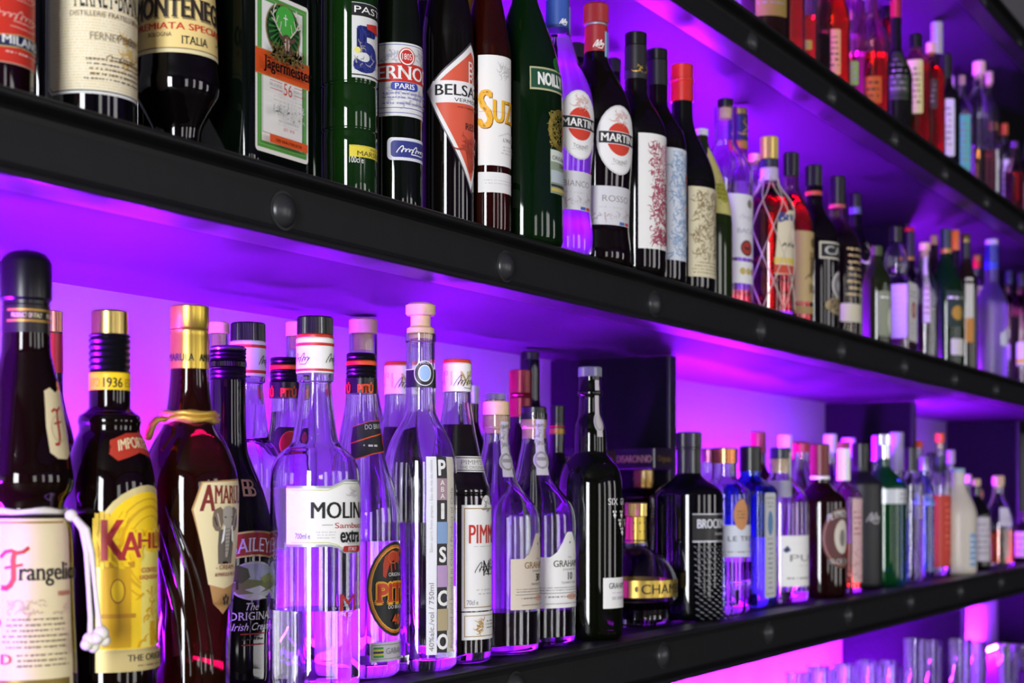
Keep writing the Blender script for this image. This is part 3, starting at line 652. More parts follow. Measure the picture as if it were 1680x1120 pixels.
# tawny ports
PORT = [(681, 22.6), (702, 23), (704, 21), (715, 20.5), (735, 22.5), (755, 27), (775, 31), (790, 35), (803, 43), (818, 56), (832, 66), (848, 71), (870, 72), (1066, 71.5)]
def port(b, d, s, capm, txt, phi, lm, hasblk):
    b.clear([(y+d, w_*s) for y, w_ in PORT], level=1000+d, liquid=M('#120409', .1, trans=.3))
    if hasblk: b.cap([(667, 20.5), (688, 21)], BLK, 'stopper_top'); b.cap([(688, 20), (703, 20), (705, 18), (719, 17)], WOOD, 'cork')
    else: b.cap([(658, 21.5), (681, 22)], WOOD, 'stopper_top'); b.cap([(681.2, 20.4), (702, 20), (704, 17.5), (711, 17)], WOOD, 'cork')
    l = b.lab(-32 if hasblk else -20, yref=745+d, name='seal_strip'); sm = M('#bfb9c0', .5); l.rect(-9, 9, 690+d, 782+d, sm, True); l.ell(0, 757+d, 13, 16, sm, True); l.ring(0, 757+d, 12, 14.5, 3.4, GREYP); l.rect(-8, 8, 752+d, 758+d, GREYP); l.flora(-5, 5, 695+d, 735+d, 24, GREYP, 4, 6); l.done()
    l = b.lab(phi, yref=950+d); q = -l.a(835 if not hasblk else 880); q = min(q, 62) if not hasblk else 70
    P = [(-q, 999+d), (-q, 916+d), (-q*.6, 916+d), (-q*.42, 908+d), (-q*.27, 893+d), (-q*.16, 880+d), (-6, 875+d), (6, 875+d), (q*.16, 880+d), (q*.27, 893+d), (q*.42, 908+d), (q*.6, 916+d), (q, 916+d), (q, 999+d)]
    l.poly(P, lm, True); l.C('W & J', 0, 915+d, 919+d, GREYP, 0); l.T("GRAHAM'S", -36, 36, 921+d, 932+d, M('#3b3324') if hasblk else M('#8c6d2e'), .02, serif=True); l.ell(0, 892+d, 1.5, 2, INK, n=8); l.C('ESTABLISHED 1820', 0, 935+d, 938+d, GREYP, 0); l.C(txt, 0, 941+d, 953+d, INK, .02, serif=True); l.C('TAWNY PORT', 0, 956+d, 960+d, GREYP, .01, 1.2); l.fine(-q+6, q-6, 964+d, 972+d, 2, GREYP, 7); l.rect(-q+8, q-8, 974+d, 975+d, GREYP); l.ell(6, 981+d, 16, 5, M('#d9a489')); l.fine(-q+8, q-8, 978+d, 984+d, 1, GREYP, 2); l.fine(-q+14, q-6, 990+d, 994+d, 1, GREYP, 9); l.done()
b = Bottle('clear port bottle with an all-wood stopper and cream label, beside the fruit cup bottle', 814, .815, 'low', 71, 'bottle'); port(b, 0, 1, None, '30', 8, M('#d9cbb8', .55), False)
b = Bottle('clear port bottle with a black topped cork and white label reading 10', 876, .825, 'low', 68); port(b, -3, .95, None, '10', -4, WHT, True)
b = Bottle('tall near-black green wine bottle with a grey stopper, white seal strip and small square label', 968, .80, 'low', 54)
b.body([(618, 18.5), (640, 18.5), (642, 20.5), (648, 20.5), (650, 18), (680, 19), (700, 25), (720, 27), (742, 27.5), (752, 34), (764, 45), (780, 51), (800, 53.5), (830, 54), (1048, 53.5)], M('#0a0d05', .03, trans=.25))
b.cap([(602, 19.5), (618, 19.5)], M('#5d6066', .3), 'stopper', knurl=.04)
l = b.lab(-25, yref=690, name='seal_strip'); sm = M('#b9b2b0', .5); l.rect(-5, 5, 622, 716, sm, True); l.ell(0, 692, 9, 16, sm, True); l.ring(0, 692, 7.5, 13.5, 2, GREYP); l.done()
l = b.lab(-3, yref=970); q = -l.a(989); l.rect(-q, q, 947, 997, WHT, True); l.T("GRAHAM'S", -24, 24, 955, 965, INK, .02); l.fine(-18, 18, 970, 974, 1, M('#c3a6c9')); l.C('SIX GRAPES', 0, 978, 983, M('#8d7a9a'), 0); l.T('SIX', l.a(997), l.a(1012), 817, 828, WHT, -.005); l.T('GRAPES', 4, 40, 817, 828, WHT, -.005)
for cx_, cy_ in ((l.a(1007), 842), (4, 842), (l.a(1014), 856), (16, 856), (2, 870)):
    for dx_, dy_ in ((-2.4, -3), (2.4, -3), (0, 1), (-1.6, 3), (1.6, 3), (0, 6)): l.ell(cx_+dx_, cy_+dy_, 1.7, 2, WHT, n=8)
l.done()
# raspberry liqueur orb
b = Bottle('small round orb-shaped bottle with a gold cap and a gold band around its middle', 1043, .83, 'low', 68)
b.clear([(888, 19), (896, 20), (901, 26), (910, 40), (922, 53), (936, 62), (948, 67), (951, 68), (978, 68), (986, 63), (998, 54), (1010, 46), (1020, 40), (1024, 38), (1036, 38)], level=984, liquid=M('#12020a', .1, trans=.2))
b.cap([(824, 18), (846, 18)], GOLD, 'cap', knurl=.05); b.cap([(846, 17), (890, 17.5)], M('#c2a84a', .3, .9), 'cap_skirt'); l = b.lab(-30, on=17.8, name='cap_print')
for i in range(4): l.ell(-14+i*10, 858, 1.3, 1.3, INK, n=8); l.ell(-14+i*10, 872, 1.3, 1.3, INK, n=8)
l.rect(-40, 40, 886, 888, INK); l.done()
l = b.lab(0, on=68.3, name='band'); l.rect(-200, 200, 951, 979, M('#bfa24a', .3, .8), True); x_ = l.a(1052); l.T('CHAMBORD', x_, -x_, 957, 973, INK, .015); l.ell(x_-8, 965, 3, 5, M('#7c6526'), n=10); l.done()
# almond liqueur, two square-capped bottles behind
def amar(b, u0, y0, seg_lab):
    b.clear([(768, 17), (790, 17.5), (796, 22), (806, 38), (815, 46), (825, 46), (1020, 46)], G('#f3e6dd'), box=(.036, .036, .008, 800), level=800, liquid=M('#170703', .1, trans=.4))
    hx = 43*b.kc; o = b.boxcap(y0, y0+35, hx*.86, hx*.86, M('#121013', .3)); b.cap([(y0+35, 16), (800, 16)], M('#c5ae62', .3, .9), 'neck_collar')
    l = b.lab(-90, flat=hx*.86+.0001, name='cap_print'); l.rect(-30, 30, 0, 1, INK) if False else None; l.T('DISARONNO', -31, 31, y0+12, y0+24, M('#ffe0a0', .4), .03); l.done()
    l = b.lab(0, flat=hx*.86+.0001, name='cap_print'); l.T('Originale', -26, 26, y0+12, y0+25, M('#d9b84a', .45), .02); l.done()
b = Bottle('square amber bottle with a gold lettered black square cap, behind the round orb bottle', 1056, .925, 'low', 46); amar(b, 1056, 735, 1)
b = Bottle('square capped amber bottle half hidden behind the tall near-black wine bottle', 962, .945, 'low', 46); amar(b, 962, 737, 0)
# ---------------------------------------------------------------- lower shelf, the bottles further along
LAV = G('#e8e2f5'); BLUEG = G('#6b8cf0')
def Q(label, u, P, row, hw, cap, neck, mat, level=None, liq=None, box=None, solid=False, prof=None):
    """One of the smaller bottles: cap (y0, y1, half width, material, style), neck (half width, shoulder start, shoulder end)."""
    b = Bottle(label, u, P, row, hw, far=True); y0, y1, hc, cm = cap[:4]; st = cap[4] if len(cap) > 4 else ''
    hn, ya, yb = neck; yf = HY-((b.base+.004-EYE)/b.k)
    L = prof or [(y1, hn), (ya, hn*1.02), (ya+(yb-ya)*.25, hn+(hw-hn)*.22), (ya+(yb-ya)*.5, hn+(hw-hn)*.58), (ya+(yb-ya)*.78, hn+(hw-hn)*.9), (yb, hw)]
    L = L+[(yf, L[-1][1])]
    if solid: b.body(L, mat, box)
    else: b.clear(L, mat, level=level, liquid=liq, box=box)
    if st == 'cork': b.cap([(y0, hc*.9), (y0+(y1-y0)*.1, hc), (y1-.5, hc)], cm, 'cork'); b.cap([(y1-.4, hn*.72), (y1+(ya-y1)*.35, hn*.7)], WOOD, 'cork_plug')
    elif st == 'two': b.cap([(y0, hc), (y0+(y1-y0)*.45, hc)], cm, 'cap', .04); b.cap([(y0+(y1-y0)*.45, hc*1.03), (y1, hc*1.05)], cap[5], 'capsule')
    elif st == 'ball': b.cap([(y0, hc*.4), (y0+(y1-y0)*.2, hc*.85), (y0+(y1-y0)*.5, hc), (y0+(y1-y0)*.8, hc*.8), (y1, hn*.8)], cm, 'stopper')
    else: b.cap([(y0, hc*.96), (y0+1.5, hc), (y1, hc)], cm, 'cap', .03 if st == 'kn' else 0)
    return b
def paper(b, u0, u1, y0, y1, mat, phi=None, name='label'):
    """A label that shows from column u0 to u1."""
    l = b.lab(0, yref=(y0+y1)/2, name=name); a0, a1 = l.a(u0), l.a(u1); l.phi += (a0+a1)/2/l.rp; q = (a1-a0)/2; l.q = q
    l.rr(-q, q, y0, y1, min(3, q*.3), mat, True); return l
b = Q('black faceted gin bottle with a ridged black cap and silver lettering', 1130, .815, 'low', 56, (709, 733, 21, BLK, 'kn'), (19, 776, 812), DK('#07070a'), solid=True)
b.cap([(733, 21.5), (737, 21.5), (738, 19.6), (776, 19.8)], BLK, 'neck_sleeve', .03)
l = b.lab(-10, yref=900); q = -l.a(1136); l.rect(-q, q, 842, 889, M('#0f0e12', .35), True); l.rect(-q, q, 842, 844, SILVP); l.rect(-q, q, 886, 889, SILVP); l.T('BROCKMANS', -q+8, q-4, 851, 866, M('#d6d6dc', .4), .04); l.T('Intensely Smooth', -8, q-6, 872, 879, LG, 0, .3)
for i in range(24):
    for j in range(10):
        x_ = -q+2+(j+.5*(i % 2))*q*.2; y_ = 894+i*5
        if x_+6 < q: l.poly([(x_, y_), (x_+q*.09, y_+2.2), (x_+q*.09, y_+4.2), (x_, y_+2)], M('#6f7078', .35, .4))
l.frame(6, q-2, 966, 992, 1.8, SILVP); l.rect(8, q-4, 968, 990, M('#131216')); l.done()
b = Q('fluted pale lilac gin bottle with a copper cap and round orange seal', 1188, .815, 'low', 43, (735, 760, 22, M('#b9774e', .25, .9)), (20, 782, 812), LAV, level=870)
l = b.lab(0, yref=880); a0, a1 = l.a(1186), l.a(1230.5); l.rect(a0, 46, 861, 913, M('#d8dbe8', .5), True); l.T('LE TRIBUTE', a0+8, 44, 879, 887, INK, .0); l.T('GIN', 0, 16, 890, 898, M('#5566a0'), .02); l.fine(a0+6, 40, 902, 908, 1, GREYP); c_ = l.a(1216); l.ell(c_, 844, 15, 25, M('#c98a55', .5), True); l.fine(c_-9, c_+9, 836, 852, 3, BROWNP); l.done()
for i in range(20):
    a = b.phc+math.radians(-88+i*9.2); r_ = b.R(.05)+.0002
    link('flute', tube([(r_*math.sin(a), -r_*math.cos(a), .012), (r_*math.sin(a), -r_*math.cos(a), b.h(920))], .0011, 6), LAV, b.main)
b = Q('square sapphire blue gin bottle with a black cap and slim pale label', 1231, .83, 'low', 50, (732, 773, 18, BLK), (17, 780, 806), BLUEG, box=(.036, .030, .006, 796), level=880)
l = b.lab(0, flat=.0302); q = 26; l.rr(-q, q, 808, 980, 6, M('#e9ebea', .5), True); l.frame(-q+4, q-4, 816, 974, 1.4, M('#9aa27c')); l.ell(0, 858, 12, 20, M('#6f9ccc')); l.fine(-14, 14, 822, 834, 2, GREYP); l.fine(-12, 12, 880, 968, 11, GREYP, 3); l.done()
b = Q('clear gin bottle with a wired white collar and square white label', 1280, .82, 'low', 47, (734, 752, 17, M('#1c2033', .3)), (17, 778, 826), CLEAR, level=968)
b.cap([(752, 15), (775, 14)], WOOD, 'cork')
l = b.lab(20, on=19, name='collar'); l.rect(-30, 62, 788, 816, M('#d8d6e0', .5), True); l.flora(36, 54, 794, 810, 12, GREYP, 3, 5); l.done(); l = b.lab(0, on=17.4, name='seal_strip'); l.rect(-4, 16, 741, 790, WHT, True); l.done()
l = b.lab(0, yref=910); a0 = l.a(1282); l.rect(a0, 40, 878, 961, WHT, True); l.poly([(a0+2, 902), (a0+10, 894), (a0+16, 902), (a0+8, 906)], M('#2c3a6a')); l.T('PUR', a0+14, 30, 909, 920, GREYP, .0); l.fine(-24, 20, 925, 930, 1, LG); l.fine(a0+8, 30, 944, 952, 1, GREYP); l.done()
b = Q('tapering clear bottle with white frosted writing beside the square white label gin', 1316, .875, 'low', 36, (726, 742, 14, M('#8f2430', .4)), (13, 752, 800), CLEAR, prof=[(742, 13), (752, 13), (780, 19), (830, 26), (900, 33), (960, 36)], level=830)
l = paper(b, 1330, 1350, 845, 958, M('#d3cbe3', .5)); l.fine(-l.q+2, l.q-2, 850, 955, 14, M('#8a80a8'), 4, .9); l.done()
b = Q('dark sloe gin bottle with a burgundy cap and round brown label', 1345, .81, 'low', 44, (728, 780, 16, M('#6b1f22', .35)), (16, 792, 824), DK('#1a0404'), solid=True)
b.cap([(780, 16.6), (786, 16.6)], WHT, 'cap_ring'); l = b.lab(-16, yref=880); l.ell(0, 882, 40, 50, M('#5f3631', .5), True); l.ring(0, 882, 37, 46, 2, M('#a88068')); l.T('PLYMOUTH', -30, 30, 844, 856, LG, .03, arch=8); l.ell(0, 880, 18, 28, M('#d9cfc0')); l.ell(0, 882, 7, 14, M('#7d7a72')); l.T('SLOE GIN', -26, 26, 916, 924, LG, .02); l.done()
b = Q('pink and red bottle with a pale pink label and burgundy and white capsule', 1384, .80, 'low', 31, (725, 748, 10.5, M('#7d2a35', .4), 'two', WHT), (10, 790, 816), G('#f5d9dc'), level=890, liq=G('#d8150c'))
b.cap([(747, 11), (788, 11.3)], WHT, 'capsule_skirt'); l = paper(b, 1398, 1414, 818, 955, M('#d9b3b3', .5)); l.fine(-l.q+2, l.q-2, 836, 880, 5, M('#a85a60'), 3); l.flora(-l.q+2, l.q-2, 890, 950, 24, M('#c08a8a'), 3, 6); l.done()
b = Q('matt charcoal bottle with a black cap, between the pink bottle and the green gin', 1411, .83, 'low', 36, (727, 765, 14, BLK), (14, 772, 796), DK('#17171a', .45), solid=True)
l = paper(b, 1422, 1444, 838, 860, M('#2b2b2f', .5)); l.sign(-l.q+2, l.q-2, 838, 858, 2, LG, 3); l.done()
b = Q('emerald green gin bottle with a silver cap and silver shoulder band', 1450, .815, 'low', 38, (712, 752, 11, SILV, 'two', SILV), (11, 765, 800), DK('#063a16', .05), solid=True); b.main.data.materials[0] = M('#0b5a26', .05, trans=.6)
l = b.lab(0, yref=815); l.rect(l.a(1447), 40, 802, 826, M('#c9ccd2', .35, .3), True); l.fine(-20, 34, 807, 822, 2, GREYP); l.done()
Q('slim clear bottle with a black cap next to the emerald green bottle', 1494, .81, 'low', 21, (733, 772, 11, BLK), (10, 776, 795), CLEAR, level=850)
b = Q('slim bottle of blue spirit with a pale blue collar', 1516, .835, 'low', 18, (748, 772, 8, M('#9a9aa6', .3, .6)), (8, 780, 812), G('#cfd6ff'), level=824, liq=G('#2b3ae0')); b.cap([(811, 8.6), (818, 15), (824, 18.4), (828, 18.4)], M('#7fa6e6', .4), 'collar')
b = Q('red label bottle with an orange cork and a green capsule', 1542, .82, 'low', 18, (710, 726, 8, M('#d8562a', .5), 'cork'), (7, 752, 800), CLEAR, level=830); b.cap([(748, 8), (775, 9)], M('#1c3a2c', .4), 'neck_band')
l = b.lab(0, yref=870); l.rect(l.a(1533), 26, 812, 930, M('#c2321f', .5), True); l.fine(-16, 20, 822, 905, 8, M('#e06a50'), 3); l.rect(-2, 22, 914, 924, M('#e6b6a8')); l.done()
b = Q('clear bottle with a dark green label between the red label and cream bottles', 1560, .875, 'low', 17, (738, 760, 7, M('#c2a6cf', .3)), (7, 770, 806), CLEAR, level=900); l = paper(b, 1555, 1576, 846, 892, M('#2a3b2a', .5)); l.fine(-l.q+2, l.q-2, 852, 888, 3, GOLDP); l.done()
b = Q('cream coloured opaque bottle with a white cap and a blue stripe', 1572, .80, 'low', 31, (768, 775, 11, M('#9fb3cf', .4)), (11, 792, 846), M('#cfc6b6', .35), solid=True); b.cap([(774, 11.3), (806, 11.5)], M('#d0c8be', .5), 'capsule')
l = paper(b, 1591, 1601, 875, 928, M('#7fa3cc', .5)); l.fine(-l.q+1, l.q-1, 880, 925, 5, WHT); l.done()
b = Q('black bottle with a pale wrap label and a small cork, past the cream bottle', 1602, .81, 'low', 23, (785, 797, 7, WOOD, 'cork'), (6.5, 812, 846), DK('#0c0a0c'), solid=True); l = paper(b, 1601, 1624, 848, 920, M('#c9c2c8', .5)); l.fine(-l.q+2, l.q-2, 856, 912, 6, GREYP); l.done()
Q('dark bottle with a round brown stopper, behind the black bottle with the wrap label', 1606, .885, 'low', 18, (800, 822, 8, M('#a0784f', .5), 'ball'), (6, 826, 850), DK('#120c0c'), solid=True)
b = Q('clear decanter with a wide cork holding a little amber spirit', 1638, .80, 'low', 27, (780, 797, 10, WOOD, 'cork'), (10, 808, 862), CLEAR, level=868, liq=G('#c8741c')); l = paper(b, 1640, 1658, 832, 862, M('#d9d2e0', .5)); l.done()
b = Q('squat bottle with a cream label at the far end of the lower row', 1681, .80, 'low', 18, (838, 850, 8, M('#3a2a2a', .4)), (8, 855, 870), DK('#1a1410'), solid=True); l = paper(b, 1665, 1692, 872, 914, M('#cfc6a8', .5)); l.fine(-l.q+3, l.q-3, 878, 908, 3, GREYP); l.done()

# ---------------------------------------------------------------- lower shelf, back row
b = Q('red capsuled bottle with a copper cap, behind the brown robed bottle', 83, .98, 'low', 44, (510, 545, 20, M('#a87a5c', .3, .8), 'kn'), (20, 640, 760), DK('#14060a'), solid=True); b.cap([(545, 20.4), (612, 21)], M('#8e1f1a', .35), 'capsule')
Q('clear bottle with a wooden stopper, behind the amber and black cream bottles', 358, 1.0, 'low', 42, (528, 548, 18, WOOD, 'cork'), (17, 620, 760), CLEAR, level=800)
b = Bottle('clear bottle with a signed white collar, half hidden behind the black cream bottle', 407, .935, 'low', 58)
b.clear([(613+4, 28), (627, 28), (630, 24), (660, 27), (700, 32), (722, 36), (735, 46), (755, 56), (785, 58), (1040, 58)], level=664); b.cap([(530, 28.5), (560, 29)], BLK, knurl=.035); b.cap([(560, 29.4), (618, 29.6)], M('#e6e4ea', .5), 'collar')
l = b.lab(-25, on=29.8, name='collar_print'); l.rect(-50, 50, 564, 569, M('#c0301d')); l.rect(-50, 50, 606, 611, M('#c0301d')); l.sign(8, 46, 578, 600, 1.5, INK, 5); l.done(); l = b.lab(0, yref=860); l.rect(-70, 60, 800, 900, WHT, True); l.done()
Q('clear bottle with a wooden stopper, behind the clear white label bottle', 486, 1.03, 'low', 36, (527, 552, 17, WOOD, 'cork'), (16, 610, 740), CLEAR, level=900)
b = Bottle('clear cachaca bottle with black and orange cap bands, behind the clear white label bottle', 468, .945, 'low', 52)
b.clear([(y+4, w_*.84) for y, w_ in PIT[:-1]]+[(1050, 52)], level=676); pit_caps(b, 7); l = b.lab(-12, yref=725, name='neck_label'); l.rr(-40, 30, 700, 750, 10, M('#232127', .5), True); l.ell(-10, 728, 20, 22, M('#b8321a')); l.ring(-10, 728, 20, 22, 2, M('#e8653a')); l.done()
Q('clear bottle with a pale wooden stopper, behind the clear bottle with the black oval label', 596, 1.0, 'low', 42, (523, 548, 23.5, M('#c9a688', .6), 'cork'), (23, 625, 750), CLEAR, level=820)
b = Bottle('white capped fruit liqueur bottle behind the tall corked clear bottle', 654, .94, 'low', 46)
b.clear([(647, 22), (665, 23), (705, 29), (740, 36), (765, 42), (800, 46), (1030, 46)], level=701, liquid=M('#1a0402', .1, trans=.25)); pimcap(b, 4)
b = Q('dark bottle with a silver cap behind the fruit cup bottle', 771, 1.0, 'low', 30, (632, 662, 15, SILVP, 'kn'), (14, 690, 760), DK('#100c12'), solid=True)
Q('bottle with a pale grey stopper behind the wood stoppered port bottle', 811, .995, 'low', 32, (645, 656, 18, M('#b8b6c0', .3), 'cork'), (15, 690, 770), CLEAR, level=800)
b = Q('black bottle with a long burgundy capsule, behind the port bottles', 854, .93, 'low', 36, (607, 645, 19, M('#7a1f26', .3, .3)), (17, 690, 790), DK('#0d070a'), solid=True); b.bands(645, 652, 2, 19.5, M('#7a1f26', .3, .3), 'capsule_ring', .05); b.cap([(652, 19), (684, 18.6)], M('#7a1f26', .3, .3), 'capsule')
b = Q('tallest black bottle nearly touching the shelf above, behind the burgundy capsule', 869, 1.02, 'low', 32, (577, 590, 16, BLK), (16, 650, 760), DK('#07070a'), solid=True)
b = Q('dark bottle with a gold and red neck band, standing before the first divider', 914, .955, 'low', 30, (665, 695, 12, BLK), (12, 740, 800), DK('#0c080c'), solid=True); b.cap([(697, 12.4), (701, 12.4)], RED, 'neck_ring'); b.cap([(702, 12.4), (712, 12.6)], GOLDP, 'neck_band')
Q('black bottle with a ribbed black cap, behind the square black cap of the amber bottle', 1034, 1.03, 'low', 28, (710, 735, 13.5, BLK, 'kn'), (12, 745, 790), DK('#0a080c'), solid=True)
b = Q('copper and pink capped bottle behind the fluted lilac gin', 1162, .945, 'low', 30, (736, 758, 13, M('#b06a86', .25, .8)), (12, 775, 810), CLEAR, level=850)
bk = [(1244, .95, 28, 708, 742, 13, '#7c2434', 'dark red capped bottle behind the blue gin bottle', 0), (1288, .96, 26, 713, 748, 12, '#d0c4de', 'pale capped clear bottle behind the wired white collar', 1), (1310, .98, 26, 725, 752, 13, '#7d2636', 'burgundy capped bottle rising behind the tapering clear bottle', 0), (1362, .94, 26, 712, 742, 11, '#d9d2e2', 'white capped clear bottle behind the sloe gin bottle', 1), (1392, 1.0, 25, 718, 750, 12, '#b79fd6', 'lilac capped bottle behind the pink and red bottle', 1),
      (1437, .93, 26, 714, 756, 7, '#c05ad8', 'clear bottle with a narrow pink cap, behind the emerald green bottle', 1), (1471, .91, 30, 709, 772, 12, '#aaa9b4', 'grey capped clear bottle behind the emerald green bottle, taller than its neighbour', 1), (1506, .92, 18, 723, 735, 8, '#d9502a', 'clear bottle with an orange red cap behind the slim black capped bottle', 1), (1527, .93, 18, 742, 770, 9, '#39353f', 'dark capped clear bottle behind the slim bottle of blue spirit', 1), (1587, .93, 16, 778, 792, 7, '#d6bfae', 'bottle with a pale cap behind the cream coloured bottle', 1)]
for u, P, hw, y0, y1, hc, c, lb, cl in bk:
    b = Q(lb, u, P, 'low', hw, (y0, y1, hc, M(c, .35)), (hc*.9, y1+18, y1+58), CLEAR if cl else DK('#14060a'), level=900 if cl else None, solid=not cl)
# ---------------------------------------------------------------- middle shelf, nearest bottles
def yb(b): return HY-((b.base+.004-EYE)/b.k)
CRM2 = M('#e7d9a8', .55); NAVY = M('#1e2a7a', .5); BLUE = M('#2a3aa0', .5)
b = Bottle('dark bottle with a scarlet label and a small blue ribbon, first on the middle shelf', -18, .81, 'mid', 75)
b.body([(-420, 24), (-330, 26), (-270, 34), (-210, 56), (-160, 72), (-130, 75), (190, 75)], DK('#140303')); b.cap([(-470, 25), (-420, 26)], RED)
l = b.lab(0, yref=40); q = -l.a(-60); e = 64; l.rect(-q, e+12, -120, 106, M('#d9a08c', .5), True); l.rect(-q, e, -120, 104, M('#cf2a16', .5)); l.T('CAMPARI', -60, 52, -90, -50, WHT, .03); l.sign(-52, 56, 14, 36, 1.6, M('#f2c4b8'), 7, 5); l.sign(-40, 50, -22, 0, 1.2, M('#f2c4b8'), 6, 15); l.scrib([(-20, 44), (20, 46), (50, 42)], 1, M('#f2c4b8'))
l.poly([(-50, 62), (0, 56), (e-6, 56), (e-2, 80), (0, 78), (-50, 82)], M('#ccb070')); l.poly([(-50, 64), (0, 58), (e-8, 58), (e-4, 78), (0, 76), (-50, 80)], M('#1d2350')); l.T('MILANO', -34, e-10, 60, 74, WHT, .03); l.fine(-30, e-6, 84, 92, 1, M('#f2c4b8')); l.done()

b = Bottle('dark bottle with a big cream label densely printed in gold, cut corners and black border', 150, .81, 'mid', 75)
b.body([(-400, 24), (-320, 26), (-265, 35), (-215, 58), (-170, 73), (-145, 75), (225, 75)], DK('#050608')); b.cap([(-450, 25), (-400, 26)], GOLD)
l = b.lab(-11, yref=60); q = -l.a(81); cp = lambda d: [(-q+d, -96+d), (q-d, -96+d), (q-d, 148-d*.4), (q-12-d*.6, 160-d), (-q+12+d*.6, 160-d), (-q+d, 148-d*.4)]
l.poly(cp(0), M('#e9e7e2', .5), True); l.poly(cp(4), M('#30323c', .5), True); l.poly(cp(6), M('#efe6cb', .5), True); yt = M('#d9b45c', .5)
l.fine(-q+10, q-10, -10, 152, 34, M('#e3c681', .5), 21, .6); l.flora(8, 62, 56, 112, 60, yt, 4, 9)
l.T('FERNET-BRANCA', -73, 76, -24, 20, INK, .0, serif=True); l.T('DISTILLERIE FRATELLI BRANCA', -80, 78, 26, 34, BROWNP, 0); l.T('FERNET BRANCA', l.a(147), 70, 60, 72, M('#8a7c66', .5), -.01, serif=True); l.sign(-2, 50, 56, 70, 1.4, BROWNP, 6, 8); l.fine(-60, 74, 100, 140, 5, BROWNP, 9); l.sign(-20, 40, 94, 102, 1.4, BROWNP, 5, 31); l.done()

b = Bottle('black bellied bottle with a yellow label lettered in black and red', 291, .81, 'mid', 71)
b.body([(-385, 24), (-310, 26), (-255, 32), (-195, 42), (-130, 51), (-60, 58), (20, 63), (90, 66), (120, 68), (142, 71), (156, 70), (180, 58), (200, 47), (216, 40), (232, 38)], DK('#060405')); b.cap([(-415, 25), (-385, 26)], BLK)
l = b.lab(-30, yref=50); q = 118
l.rect(-q, q, -70, 92, CRM2, True); l.rect(-q, q, -70, 84, M('#f0d48a', .5)); l.rect(-q, q, 84, 85.5, BROWNP); l.T('AMARO', -44, 44, -32, -5, INK, .03, serif=True); l.T('MONTENEGRO', -110, 112, 3, 37, M('#8c7c50'), .035, serif=True); l.T('MONTENEGRO', -112, 110, 0, 34, M('#2a1d18'), .035, serif=True)
l.T('PREMIATA SPECIALITÀ', -104, 104, 40, 54, M('#cf3a1a'), .03); l.T('BOLOGNA', l.a(246), l.a(282), 59, 66, BROWNP, .0); l.T('ITALIA', l.a(297), l.a(338), 64, 77, INK, -.01, serif=True); l.fine(56, 84, 64, 72, 1, BROWNP); l.done()

b = Bottle('flat-sided dark green bottle with a tall framed label showing a stag over an orange band', 415, .805, 'mid', 82)
b.body([(-300, 22), (-258, 24), (-235, 30), (-205, 50), (-180, 70), (-150, 79), (-120, 82), (270, 82)], M('#050b06', .04, trans=.1), box=(.0415, .029, .011, -190)); b.cap([(-342, 22), (-300, 23)], M('#14401f', .4))
l = b.lab(0, flat=.0292); q = 70; gr = M('#4f9a3c', .5)
l.rr(-q, q, -4, 258, 7, M('#efece2', .5), True); l.frame(-q+5, q-5, 3, 251, 11, gr); l.frame(-q+9, q-9, 8, 246, 1, M('#8dc07c'))
l.rect(-q+17, q-17, 13, 92, WHT); l.rect(-q+17, q-17, 128, 226, M('#eeebe4')); l.frame(-q+17, q-17, 128, 226, 1, GREYP)
l.rect(-q-1, q+1, 92, 134, M('#e05313', .5)); l.rect(-q-1, q+1, 92, 93.2, M('#b9a05c')); l.rect(-q-1, q+1, 133, 134.2, M('#b9a05c'))
cy = 52; l.ring(0, cy, 46, 45, 4, M('#9c8655', .4, .4)); l.ell(0, cy, 43, 42, M('#0f3a16'))
for i in range(24): a = i*math.pi/12; l.poly([(6*math.cos(a), cy-4+6*math.sin(a)), (42*math.cos(a-.05), cy+41*math.sin(a-.05)), (42*math.cos(a+.05), cy+41*math.sin(a+.05))], M('#2f7d2f'))
l.ell(0, cy-14, 26, 26, M('#45b03c')); l.scrib([(0, 26), (0, 44)], 2, WHT); l.scrib([(-5, 32), (5, 32)], 2, WHT)
an = M('#d9d2c0', .5)
for s in (-1, 1):
    l.scrib([(s*6, 66), (s*16, 56), (s*26, 46), (s*33, 34), (s*31, 22), (s*26, 14)], 2.6, an)
    for x_, y_, tx, ty in ((16, 56, 12, 40), (26, 46, 20, 32), (32, 36, 40, 30), (33, 30, 26, 24), (28, 44, 38, 40)): l.scrib([(s*x_, y_), (s*tx, ty)], 2, an)
br = M('#5b4234', .5)
l.poly([(-9, 62), (0, 58), (9, 62), (12, 70), (9, 78), (13, 88), (18, 97), (-18, 97), (-13, 88), (-9, 78), (-12, 70)], br); l.poly([(9, 66), (22, 58), (21, 66), (11, 72)], br); l.poly([(-9, 66), (-22, 58), (-21, 66), (-11, 72)], br)
l.poly([(-5, 66), (5, 66), (7, 74), (3, 88), (-3, 88), (-7, 74)], M('#d9c8b0')); l.poly([(-3, 62), (3, 62), (3, 84), (-3, 84)], M('#7d5a44')); l.ell(0, 87, 4, 3, INK, n=10); l.ell(-6, 72, 1.8, 1.5, INK, n=8); l.ell(6, 72, 1.8, 1.5, INK, n=8)
l.flora(-42, -14, 84, 104, 60, M('#8e7a44', .4, .3), 3, 8); l.flora(14, 42, 84, 104, 60, M('#8e7a44', .4, .3), 9, 8); l.flora(-20, 20, 95, 106, 60, M('#8e7a44', .4, .3), 19, 8)
l.T('Jägermeister', -62, 64, 105, 132, INK, .03, serif=True)
